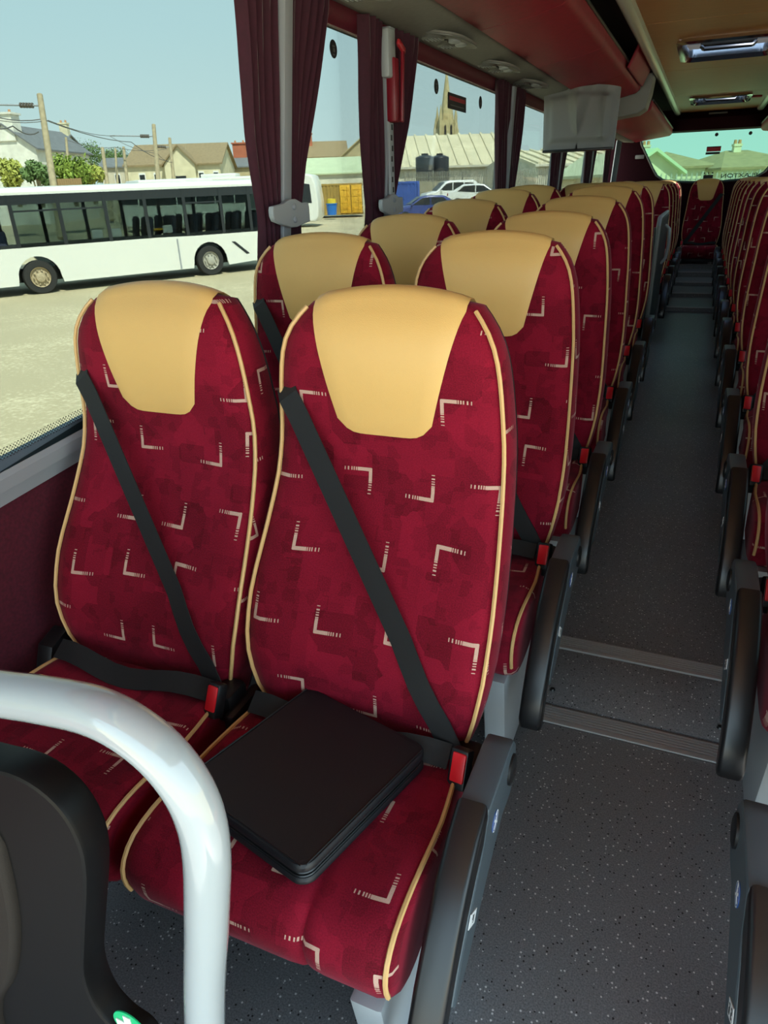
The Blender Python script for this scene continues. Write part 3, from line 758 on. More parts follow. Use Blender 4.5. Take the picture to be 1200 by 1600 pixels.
def build_leg(root, mx):
    b = MB()
    b.prism([(0.165, -0.60, 0.30), (0.165, -0.20, 0.30), (0.165, -0.27, 0.0), (0.165, -0.545, 0.0)], (0.055, 0, 0), 0.008)
    b.build('plinth', LGREY, root, mirror=mx < 0)
    b = MB(); b.box((-0.02, -0.36, 0.275), (0.44, 0.30, 0.04), 0.01); b.build('seat_pan', BLK, root, mirror=mx < 0)

def make_seat(mx, arm, detail=True, digits=None):
    r = empty('coach_seat')
    build_backrest(r, mx); build_cushion(r, mx); build_belt(r, mx, detail)
    if arm: build_arm(r, mx, detail, digits); build_leg(r, mx)
    else:
        b = MB(); b.box((-0.02, -0.36, 0.275), (0.44, 0.30, 0.04), 0.01); b.build('seat_pan', BLK, r, mirror=mx < 0)
        b = MB(); b.box((-0.17, -0.36, 0.14), (0.05, 0.24, 0.28), 0.01); b.build('plinth', LGREY, r, mirror=mx < 0)
    return r

XA, XW = 0.497, 1.020
ROW_Y = [1.16 + 0.0]+[1.90+0.717*k for k in range(13)]
ORD = ['front', 'second', 'third', 'fourth', 'fifth', 'sixth', 'seventh', 'eighth', 'ninth', 'tenth', 'eleventh', 'twelfth', 'thirteenth']
protoA = make_seat(1, True, True, '4'); protoW = make_seat(1, False)
first = {'A': True, 'W': True}
def zrow(y): return min(fz(y), 0.158)
def place(p, key, x, y, z, label, group):
    if first.get(key): o = p; first[key] = False
    else: o = copy_tree(p)
    o.location = (x, y, z); tag(o, label, 'seat', group)
    return o
GL = 'burgundy seats left of the aisle'
place(protoW, 'W', -XW, ROW_Y[0], 0.0, 'front-row window seat, burgundy with tan headrest, left of the portfolio seat', GL)
place(protoA, 'A', -XA, ROW_Y[0], 0.0, 'large burgundy coach seat in front with the black portfolio case lying on it', GL)
left_rows = [1, 2, 3, 4, 5, 8, 9, 10, 11, 12]
for n_, k in enumerate(left_rows):
    y = ROW_Y[k]; z = zrow(y-0.0)
    tail = ' from the front, left of the aisle' if k < 6 else ' behind the grey partition, left of the aisle'
    od = ORD[k] if k < 6 else ['first', 'second', 'third', 'fourth', 'fifth'][k-8]
    place(protoA, 'A', -XA, y, z, 'burgundy aisle seat in the %s row%s' % (od, tail), GL)
    place(protoW, 'W', -XW, y, z, 'burgundy window seat in the %s row%s' % (od, tail), GL)
rA = make_seat(-1, True, True, '56'); rW = make_seat(-1, False)
first['RA'] = first['RW'] = True
GR = 'burgundy seats right of the aisle'
for k in range(13):
    y = ROW_Y[k]; z = zrow(y)
    place(rA, 'RA', XA, y, z, 'burgundy aisle seat in the %s row right of the aisle' % (ORD[k] if k else 'frontmost'), GR)
    if k > 4: place(rW, 'RW', XW+0.0, y, z, 'burgundy window seat in the %s row right of the aisle' % ORD[k], GR)
protoM = make_seat(-1, False); first['M'] = True
for i, x in enumerate((-1.03, -0.515, 0.0, 0.515, 1.03)):
    om = place(protoM, 'M', x, 11.02, 0.165+0.0, 'burgundy rear bench seat %s under the rear window' % ['in the left corner', 'left of the middle one', 'in the middle facing the aisle', 'right of the middle one', 'in the right corner'][i], 'rear bench seats')
    om.scale = (0.94, 1, 1)
# ================================================================== FITTINGS
def lerp_tab(tab, z):
    t = sorted(tab); return float(np.interp(z, [a for a, _ in t], [c for _, c in t]))
def curtain(inner, outer, label, folds=7, seed=0, s=-1, zlow=1.16):
    """one gathered half: inner/outer = tables z -> Y of its two edges"""
    rnd = random.Random(seed); ph = rnd.random()*6
    nz, nu = 22, folds*6
    rows = []
    for j in range(nz+1):
        z = 1.975-(1.975-zlow)*j/nz; a, c = lerp_tab(inner, z), lerp_tab(outer, z); row = []
        gather = min(1.0, abs(z-1.33)/0.4)
        for i in range(nu+1):
            u = i/nu; uu = u+0.010*math.sin(u*17+z*3+ph)
            y = (a+(c-a)*uu)*0.957
            amp = 0.010+0.012*gather
            x = xg(z)-0.050+amp*math.sin(u*folds*2*math.pi+ph+0.5*math.sin(z*4+u*3))+0.006*math.sin(u*5+z*7)-0.012*(1-gather)
            row.append(Vector((s*x, y, z)))
        rows.append(row)
    b = MB(); b.grid(rows); b.grid([[p+Vector((-s*-0.003, 0, 0)) for p in r] for r in rows])
    o = b.build('curtain', CURT, angle=80); tag(o, label, 'curtain', 'gathered burgundy window curtains')
    return o
def tieback(y, z, label, s=-1):
    r = empty('curtain_tieback', (s*(xg(z)-0.098), y*0.945, z)); tag(r, label, 'tieback', 'grey curtain tiebacks')
    b = MB()
    pts = [(0, -0.125, 0.012), (0, -0.12, 0.022), (0, -0.06, 0.028), (0, -0.02, 0.040), (0, 0.02, 0.040), (0, 0.06, 0.028), (0, 0.10, 0.028), (0, 0.105, 0.012), (0, 0.105, -0.03), (0, 0.06, -0.035), (0, 0.02, -0.042), (0, -0.02, -0.042), (0, -0.06, -0.034), (0, -0.115, -0.02), (0, -0.125, -0.005)]
    b.prism(pts, (0.018, 0, 0), 0.004); b.build('strap_plate', LGREY, r)
    for zz in (0.018, -0.02):
        b = MB(); b.lathe([(0.009, 0.0), (0.009, 0.023), (0.005, 0.026), (0.0001, 0.026)], (0, 0, zz), 'X', 12); b.build('stud', MGREY, r)
P1 = 2.22
curtain([(1.95, 2.255), (1.33, 2.185)], [(1.95, 2.015), (1.55, 2.04), (1.33, 2.085), (1.16, 2.075)], 'gathered burgundy curtain on the front side of the first window pillar', 5, 1)
curtain([(1.95, 2.30), (1.33, 2.24)], [(1.95, 2.56), (1.5, 2.375), (1.33, 2.33), (1.16, 2.335)], 'gathered burgundy curtain on the rear side of the first window pillar', 6, 2)
tieback(2.215, 1.345, 'grey plastic curtain tieback on the first window pillar')
curtain([(1.95, 3.05), (1.33, 3.08)], [(1.95, 2.865), (1.6, 2.88), (1.33, 2.93), (1.16, 2.92)], 'gathered burgundy curtain on the front side of the hammer pillar', 4, 3)
curtain([(1.95, 3.16), (1.33, 3.135)], [(1.95, 3.44), (1.65, 3.35), (1.33, 3.20), (1.16, 3.21)], 'gathered burgundy curtain on the rear side of the hammer pillar', 5, 4)
tieback(3.105, 1.345, 'grey plastic curtain tieback below the red hammer holder')
curtain([(1.95, 5.20), (1.33, 5.27)], [(1.95, 4.89), (1.33, 5.06)], 'gathered burgundy curtain on the front side of the third pillar, left of the monitor', 5, 5)
curtain([(1.95, 5.27), (1.33, 5.32)], [(1.95, 5.59), (1.33, 5.53)], 'gathered burgundy curtain on the rear side of the third pillar, left of the monitor', 5, 6)
curtain([(1.95, 7.20), (1.33, 7.22)], [(1.95, 6.90), (1.33, 7.00)], 'gathered burgundy curtain on the front side of the fourth pillar, under the monitor', 4, 7)
curtain([(1.95, 7.27), (1.33, 7.30)], [(1.95, 7.62), (1.33, 7.50)], 'gathered burgundy curtain on the rear side of the fourth pillar, under the monitor', 4, 8)
curtain([(1.95, 9.22), (1.33, 9.22)], [(1.95, 8.85), (1.33, 9.00)], 'gathered burgundy curtain on the front side of the fifth pillar, near the rear corner', 4, 9)
curtain([(1.95, 9.30), (1.33, 9.30)], [(1.95, 9.68), (1.33, 9.55)], 'gathered burgundy curtain on the rear side of the fifth pillar, near the rear corner', 4, 10)
curtain([(1.95, 11.02), (1.33, 11.02)], [(1.95, 10.62), (1.33, 10.78)], 'gathered burgundy curtain in the rear left corner of the saloon', 4, 11)

# perforated grey strip and red hammer holder on the second pillar
b = MB(); xs_ = -(xg(1.5)-0.055)
r = empty('hammer_holder', (xs_+0.03, 2.95, 1.64)); tag(r, 'red emergency hammer holder on a grey pillar strip between burgundy curtains', 'hammer')
b.box((0.02, 0.005, 0.115), (0.04, 0.048, 0.22), 0.008); b.build('holder', HAMR, r)
b = MB(); b.box((0.048, 0.036, 0.13), (0.014, 0.018, 0.25), 0.005, Matrix.Rotation(math.radians(-5), 3, 'X')); h = b.build('hammer_handle', HAMR, r)
b = MB(); b.box((0.048, 0.030, 0.262), (0.016, 0.075, 0.026), 0.008, Matrix.Rotation(math.radians(-20), 3, 'X')); b.build('hammer_head', mat('hammer_red', (0.42, 0.015, 0.025), 0.35), h)
b = MB(); b.box((0.012, -0.015, 0.235), (0.035, 0.075, 0.16), 0.008); b.build('backing_bracket', LGREY, r)
r2 = empty('pillar_strip', (xs_+0.034, 2.955, 1.22)); tag(r2, 'perforated grey metal strip running down the hammer pillar', 'strip')
b = MB(); b.box((0.0, 0, 0.215), (0.012, 0.044, 0.43), 0.002); b.build('strip_plate', LGREY, r2)
for k in range(11):
    b = MB(); b.box((0.0065, -0.004 if k % 2 else 0.004, 0.03+k*0.038), (0.002, 0.013, 0.020)); b.build('slot', BLKP, r2, smooth=False)

# window stickers
def sticker(y, z, ry, rz_, label, shape='oval', s=-1):
    x = s*(xg(z)-0.004)
    b = MB()
    if shape == 'oval': loop = [(x, y+ry*math.cos(2*math.pi*k/24), z+rz_*math.sin(2*math.pi*k/24)) for k in range(24)]
    else: loop = [(x, y-ry, z-rz_), (x, y+ry, z-rz_), (x, y+ry, z+rz_), (x, y-ry, z+rz_)]
    b.prism(loop, (0.0015, 0, 0)); o = b.build('window_sticker', BLKP, smooth=False); tag(o, label, 'sticker', 'stickers on the window glass')
    b = MB()
    if shape == 'oval':
        b.box((x+0.0022, y, z+rz_*0.30), (0.001, ry*0.7, rz_*0.18)); b.box((x+0.0022, y+ry*0.1, z-rz_*0.1), (0.001, ry*0.5, rz_*0.4)); b.box((x+0.0022, y, z-rz_*0.6), (0.001, ry*0.6, rz_*0.14))
        b.build('print', PSUD, o, smooth=False)
    else:
        b.box((x+0.0022, y, z+rz_*0.35), (0.001, ry*1.7, rz_*0.5)); b.build('print', REDP, o, smooth=False)
        b = MB(); b.box((x+0.0022, y, z-rz_*0.5), (0.001, ry*1.5, rz_*0.12)); b.build('print_line', PSUD, o, smooth=False)
sticker(2.605, 1.855, 0.028, 0.028, 'small round dark sticker on the glass right of the first curtain')
sticker(3.715, 1.848, 0.032, 0.032, 'small round dark sticker on the glass left of the church spire')
sticker(4.499, 1.843, 0.032, 0.032, 'small round dark sticker on the glass right of the black notice')
sticker(4.06, 1.807, 0.16, 0.036, 'wide black and red notice sticker on the glass right of the spire', 'rect')

# monitor hanging from the rack, its moulded back towards the front of the coach
tv = empty('monitor', (-0.915, 5.86, 1.63)); tag(tv, 'grey ceiling monitor seen from its moulded back, under the luggage rack', 'monitor')
rows = []
for j in range(29):
    v = j/28; row = []
    for i in range(41):
        u = i/40
        x = -0.265+0.53*u + (0.012*(1-v) if u < 0.5 else -0.012*(1-v))*1.0
        z = 0.375*v + 0.03*(1-(2*u-1)**2)*v
        e = min(u, 1-u)*0.53; ev = min(v, 1-v)*0.375
        d = 0.018*min(1, e/0.035)**0.5 + 0.022*max(0, min(1, (min(e, ev)-0.04)/0.03))
        hw_ = 0.02+0.10*max(0, (v-0.22)/0.78)**0.8
        q = abs(u-0.48)*0.53/hw_
        if v > 0.22 and q < 1: d += 0.065*(math.cos(q*math.pi)+1)/2*min(1, (v-0.22)/0.2)
        q2 = ((u-0.84)/0.05)**2
        d += 0.03*math.exp(-q2)*(1 if 0.15 < v < 0.85 else 0.3)
        row.append((x, -d, z))
    rows.append(row)
b = MB(); b.grid(rows); b.grid([[(p[0], 0.045, p[2]) for p in r_] for r_ in (rows[0], rows[-1])])
edge = rows[0]+[r_[-1] for r_ in rows[1:]]+rows[-1][::-1][1:]+[r_[0] for r_ in rows[::-1]][1:-1]
b.grid([edge, [(p[0], 0.045, p[2]) for p in edge]], closed=True)
b.build('back_cover', TVG, tv)
b = MB(); b.box((0, 0.055, 0.19), (0.50, 0.02, 0.36), 0.006); b.build('screen_bezel', BLKS, tv)
b = MB(); b.box((0, 0.0, -0.006), (0.50, 0.08, 0.018), 0.006); b.build('lower_lip', BLKS, tv)
b = MB(); b.box((0.0, 0.02, 0.385), (0.20, 0.05, 0.02), 0.005); b.build('bracket', TVG, tv)

# partition by the middle stairwell
pr = empty('partition', (-0.60, 5.32, 0.16)); tag(pr, 'grey-green stairwell partition standing behind the sixth left row', 'partition')
b = MB(); b.prism([(0.325, -0.10, 0.30), (0.325, -0.05, 0.96), (0.325, 0.0, 1.01), (0.325, 1.0, 1.01), (0.325, 1.0, 0.30)], (0.03, 0, 0), 0.006); b.build('board', PART, pr)
b = MB(); b.prism([(-0.55, -0.09, 0.30), (0.325, -0.09, 0.30), (0.325, -0.04, 0.96), (-0.55, -0.04, 0.96)], (0, 0.035, 0), 0.005); b.build('cross_board', PART, pr)
b = MB(); b.tube([(0.340, -0.10, 0.24), (0.340, -0.06, 0.97), (0.340, 0.0, 1.02), (0.340, 1.0, 1.02)], 0.014, 8); b.build('edge_tube', mat('edge_tube_grey', (0.30, 0.34, 0.34), 0.35), pr)
b = MB(); b.tube([(0.338, -0.09, 0.34), (0.338, -0.09, 0.10), (0.338, -0.09, 0.0)], 0.03, 12); b.build('post', PART, pr)
b = MB(); b.tube([(0.355, 0.55, 0.95), (0.385, 0.55, 0.92), (0.395, 0.54, 0.82), (0.385, 0.53, 0.72), (0.355, 0.52, 0.68)], 0.012, 8); b.build('grab_handle', WHITE, pr)

# white grab rail in the foreground
gr = empty('grab_rail', (-0.33, 0.275, 0.0)); tag(gr, 'thick white bent tube grab rail in the left foreground', 'grab rail')
def bez(pts, n=8):
    P = [Vector(p) for p in pts]; out = []
    for k in range(len(P)-1):
        p0 = P[max(k-1, 0)]; p1 = P[k]; p2 = P[k+1]; p3 = P[min(k+2, len(P)-1)]
        for t in [i/n for i in range(n)]:
            out.append(0.5*(2*p1+(p2-p0)*t+(2*p0-5*p1+4*p2-p3)*t*t+(-p0+3*p1-3*p2+p3)*t**3))
    out.append(P[-1]); return out
O_ = Vector((-0.33, 0.275, 0.0))
path = [(-0.375, 0.25, 0.0), (-0.35, 0.26, 0.35), (-0.312, 0.273, 0.72), (-0.285, 0.275, 0.88), (-0.271, 0.275, 0.965), (-0.272, 0.275, 1.012), (-0.288, 0.275, 1.045), (-0.315, 0.275, 1.065), (-0.350, 0.275, 1.073), (-0.40, 0.275, 1.068), (-0.46, 0.275, 1.058), (-0.70, 0.275, 1.02), (-0.95, 0.275, 0.98)]
b = MB(); b.tube([p-O_ for p in bez(path, 6)], 0.0176, 20); b.build('tube', WHITE, gr)
b = MB(); b.lathe([(0.04, 0.0), (0.04, 0.008), (0.022, 0.02), (0.018, 0.03)], Vector((-0.375, 0.25, 0.0))-O_, n=20); b.build('foot_flange', WHITE, gr)
b = MB(); b.tube([Vector((-0.95, 0.275, 0.98))-O_, Vector((-0.98, 0.275, 0.93))-O_, Vector((-0.98, 0.275, 0.0))-O_], 0.0176, 14); b.build('wall_post', WHITE, gr)

# black moulded shell left of the rail
sh = empty('moulded_panel', (-0.6, 0.32, 0.0)); tag(sh, 'black moulded plastic panel with curved edge behind the white rail', 'panel')
Q_ = Vector((-0.6, 0.32, 0.0))
outl = bez([(-0.95, 0.30, 0.93), (-0.60, 0.30, 0.968), (-0.506, 0.30, 0.973), (-0.450, 0.30, 0.978), (-0.415, 0.30, 0.962), (-0.400, 0.30, 0.928), (-0.404, 0.30, 0.88), (-0.434, 0.30, 0.78), (-0.451, 0.30, 0.718), (-0.449, 0.30, 0.672), (-0.432, 0.30, 0.648), (-0.408, 0.30, 0.638), (-0.402, 0.30, 0.615), (-0.41, 0.30, 0.55), (-0.42, 0.30, 0.0)], 4)
b = MB(); b.prism([p-Q_ for p in outl]+[Vector((-0.95, 0.30, 0.0))-Q_], (0, -0.03, 0), 0.004, 2); b.build('shell', mat('shell_black', (0.004, 0.004, 0.0045), 0.45, spec=0.15), sh)
inl = bez([(-0.92, 0.262, 0.86), (-0.60, 0.262, 0.945), (-0.530, 0.262, 0.935), (-0.503, 0.262, 0.895), (-0.500, 0.262, 0.86), (-0.520, 0.262, 0.76), (-0.560, 0.262, 0.66), (-0.62, 0.262, 0.55), (-0.66, 0.262, 0.30)], 4)
b = MB(); b.prism([p-Q_ for p in inl]+[Vector((-0.92, 0.262, 0.30))-Q_], (0, 0.02, 0), 0.008, 3); b.build('inner_pad', BROWN, sh)
sc_ = Vector((-0.4045, 0.2685, 0.675))-Q_
b = MB(); b.prism([sc_+Vector((0.0195*math.cos(2*math.pi*k/28), 0, 0.0195*math.sin(2*math.pi*k/28))) for k in range(28)], (0, 0.0012, 0)); st = b.build('first_aid_sign', GREEN, sh, smooth=False)
rt = Matrix.Rotation(math.radians(4), 3, 'Y')
q_, l_ = 0.0042, 0.015
b = MB(); b.prism([sc_+Vector((x, -0.0012, z)) for x, z in ((-q_, -l_), (q_, -l_), (q_, -q_), (l_, -q_), (l_, q_), (q_, q_), (q_, l_), (-q_, l_), (-q_, q_), (-l_, q_), (-l_, -q_), (-q_, -q_))], (0, 0.001, 0)); b.build('white_cross', WHT, st, smooth=False)

# black zip portfolio case on the front aisle seat
ca = empty('portfolio_case', (-0.508, 0.785, 0.4555), math.radians(-15)); ca.rotation_euler = (math.radians(-1.5), 0, math.radians(-15))
tag(ca, 'black zip-up portfolio case lying on the front aisle seat', 'case')
def rrect(hx, hy, r_, z, n=6):
    p = []
    for cx, cy, a0 in ((hx-r_, hy-r_, 0), (-hx+r_, hy-r_, 90), (-hx+r_, -hy+r_, 180), (hx-r_, -hy+r_, 270)):
        for q in range(n+1):
            a = math.radians(a0+q*90/n); p.append((cx+r_*math.cos(a), cy+r_*math.sin(a), z))
    return p
HX, HY = 0.148, 0.162
for nm, z0, z1, ins in (('bottom_cover', 0.0, 0.014, 0.0), ('top_cover', 0.026, 0.042, 0.0)):
    b = MB()
    V = b.grid([rrect(HX-0.006-ins, HY-0.006-ins, 0.022, z0), rrect(HX-ins, HY-ins, 0.026, z0+0.004), rrect(HX-ins, HY-ins, 0.026, z1-0.005), rrect(HX-0.003-ins, HY-0.003-ins, 0.024, z1-0.001), rrect(HX-0.010-ins, HY-0.010-ins, 0.018, z1)], closed=True)
    b.bm.faces.new(V[0]); b.bm.faces.new(V[-1]); b.build(nm, CASE, ca)
b = MB(); V = b.grid([rrect(HX-0.006, HY-0.006, 0.022, 0.013), rrect(HX-0.006, HY-0.006, 0.022, 0.027)], closed=True); b.build('zip_gusset', mat('zip_tape', (0.006, 0.006, 0.007), 0.8), ca)
for zz in (0.0165, 0.0235):
    b = MB(); p = [Vector(q) for q in rrect(HX-0.004, HY-0.004, 0.022, zz)]; b.tube(p+[p[0]], 0.0018, 5, cap=False); b.build('zip_line', BLKS, ca)
b = MB(); b.box((-HX-0.004, -0.04, 0.028), (0.006, 0.055, 0.010), 0.002); zp = b.build('zip_pull', mat('gunmetal', (0.10, 0.10, 0.11), 0.3, metal=0.9), ca)
b = MB(); b.tube([(-HX+0.006, -HY+0.012, 0.0425), (-HX+0.006, HY-0.012, 0.0425)], 0.0012, 5); b.tube([(-HX+0.012, -HY+0.006, 0.0425), (HX-0.012, -HY+0.006, 0.0425)], 0.0012, 5); b.tube([(HX-0.006, -HY+0.012, 0.0425), (HX-0.006, HY-0.012, 0.0425)], 0.0012, 5); b.build('stitching', BLKS, ca)

# black plastic hinge covers between the seats of the front pair
b = MB(); b.box((-0.757, 0.955, 0.405), (0.028, 0.12, 0.06), 0.012); o = b.build('hinge_cover', BLK); tag(o, 'black plastic cover between the two front seat cushions', 'cover')
b = MB(); b.prism([(-1.335, 1.04, 0.38), (-1.335, 0.92, 0.38), (-1.335, 0.945, 0.44), (-1.335, 1.0, 0.46)], (0.05, 0, 0), 0.01); o = b.build('belt_anchor', BLK); tag(o, 'dark grey belt anchor cover between the window seat and wall', 'cover')

# rear window writing and marks
def text_mesh(body, size):
    cu = bpy.data.curves.new('lettering', 'FONT'); cu.body = body; cu.size = size; cu.align_x = 'CENTER'; cu.align_y = 'CENTER'; cu.offset = size*0.006
    ob = bpy.data.objects.new('lettering', cu); link(ob)
    dg = bpy.context.evaluated_depsgraph_get(); me = bpy.data.meshes.new_from_object(ob.evaluated_get(dg))
    bpy.data.objects.remove(ob); return me
me = text_mesh('PLAXTON', 0.088)
for v in me.vertices: v.co = Vector((-v.co.x*1.12, 0, v.co.y*0.80))
me.materials.append(BLKP); o = bpy.data.objects.new('lettering', me); link(o); o.location = (0.37, REAR_Y+0.028, 1.432); o.parent = rear_glass
def rsticker(x, z, hx, hz, mt, nm='sticker'):
    b = MB(); b.box((x, REAR_Y+0.026, z), (hx*2, 0.003, hz*2)); return b.build(nm, mt, rear_glass, smooth=False)
rsticker(0.01, 1.765, 0.088, 0.030, REDP); rsticker(0.01, 1.79, 0.088, 0.006, BLKP); rsticker(0.005, 1.715, 0.088, 0.014, BLKP); rsticker(-0.01, 1.425, 0.06, 0.028, BLKP)
for x, z in ((0.02, 1.935), (0.425, 1.93), (-0.06, 1.475), (-0.01, 1.475), (0.04, 1.475)):
    rr_ = 0.022 if z > 1.6 else 0.010
    b = MB(); b.lathe([(rr_, 0), (rr_, 0.004), (0.0001, 0.004)], (x, REAR_Y+0.024, z), 'Y', 14); b.build('glass_stud', BLKP, rear_glass)
# ================================================================== THE YARD OUTSIDE
def gz(x, y): return -1.2+0.019*(-0.364*x+0.832*y-19.5)
def W(px, py, d): return EYE+(right*((px-600)/F_PX)+up*((800-py)/F_PX)+fwd)*d
def Gp(px, py):
    r_ = right*((px-600)/F_PX)+up*((800-py)/F_PX)+fwd
    # plane: z = a + b*(-.364x+.832y)
    a = -1.2-0.019*19.5; bb = 0.019
    t = (a-EYE.z)/(r_.z-bb*(-0.364*r_.x+0.832*r_.y)); return EYE+r_*t
HR = Vector((right.x, right.y, 0)).normalized(); HF = Vector((fwd.x, fwd.y, 0)).normalized()
def yaw_of(v): return math.atan2(v.y, v.x)
RIGHT_YAW = yaw_of(HR)
def site(px, d):
    p = W(px, 300, d); p.z = gz(p.x, p.y); return p
def zpx(px, py, d): return W(px, py, d).z

GRAV = bpy.data.materials.new('dusty_yard'); GRAV.use_nodes = True
N, L = nodes_of(GRAV); bs = N['Principled BSDF']; tc = N.new('ShaderNodeTexCoord')
n1 = N.new('ShaderNodeTexNoise'); n1.inputs['Scale'].default_value = 0.35; n1.inputs['Detail'].default_value = 8; n1.inputs['Roughness'].default_value = 0.65
n2 = N.new('ShaderNodeTexNoise'); n2.inputs['Scale'].default_value = 14; n2.inputs['Detail'].default_value = 5
L.new(tc.outputs['Object'], n1.inputs['Vector']); L.new(tc.outputs['Object'], n2.inputs['Vector'])
ad = N.new('ShaderNodeMath'); ad.operation = 'ADD'; L.new(n1.outputs['Fac'], ad.inputs[0]); L.new(n2.outputs['Fac'], ad.inputs[1])
rp = N.new('ShaderNodeValToRGB'); rp.color_ramp.elements[0].position = 0.75; rp.color_ramp.elements[1].position = 1.3
rp.color_ramp.elements[0].color = (0.42, 0.36, 0.23, 1); rp.color_ramp.elements[1].color = (0.66, 0.58, 0.39, 1)
ml = N.new('ShaderNodeMath'); ml.operation = 'MULTIPLY'; ml.inputs[1].default_value = 0.75; L.new(ad.outputs[0], ml.inputs[0]); L.new(ml.outputs[0], rp.inputs[0])
L.new(rp.outputs[0], bs.inputs['Base Color']); bs.inputs['Roughness'].default_value = 0.95
b = MB()
b.grid([[(x, y, gz(x, y)) for x in (-140, -60, -20, 0, 20, 80)] for y in (-60, -10, 10, 40, 80, 130)])
yard = tag(b.build('ground', GRAV), kind='structure')

BW = mat('bus_white', (0.72, 0.72, 0.68), 0.3, coat=0.3); BDK = mat('bus_dark_band', (0.018, 0.022, 0.026), 0.25); BGL = glass_material('bus_glass', (0.60, 0.65, 0.64), 0.12)
TYRE = mat('tyre', (0.02, 0.02, 0.02), 0.8); RIM = mat('rusty_rim', (0.42, 0.34, 0.22), 0.6, noise_s=30, noise_a=0.3); YEL = mat('yellow_rail', (0.75, 0.42, 0.02), 0.4)
SEATD = mat('bus_seat_dark', (0.03, 0.04, 0.07), 0.8)

def wheel(parent, x, y, r, rim, g=1):
    b = MB(); b.lathe([(r*0.62, -0.26*g), (r*0.94, -0.27*g), (r, -0.22*g), (r, -0.05*g), (r*0.95, 0.0), (r*0.64, 0.0), (r*0.60, -0.10*g)], (x, y, r), 'Y', 32); w = b.build('wheel', TYRE, parent)
    b = MB(); b.lathe([(r*0.62, -0.07*g), (r*0.60, 0.01*g), (r*0.52, -0.06*g), (r*0.30, -0.04*g), (r*0.27, 0.03*g), (r*0.12, 0.05*g), (0.0001, 0.05*g)], (x, y, r), 'Y', 28); b.build('rim', rim, w)
    b = MB()
    for k in range(10): b.lathe([(0.024, -0.06*g), (0.024, 0.02*g), (0.0001, 0.02*g)], (x+r*0.42*math.cos(k*0.628), y, r+r*0.42*math.sin(k*0.628)), 'Y', 6)
    b.build('wheel_nut', rim, w)

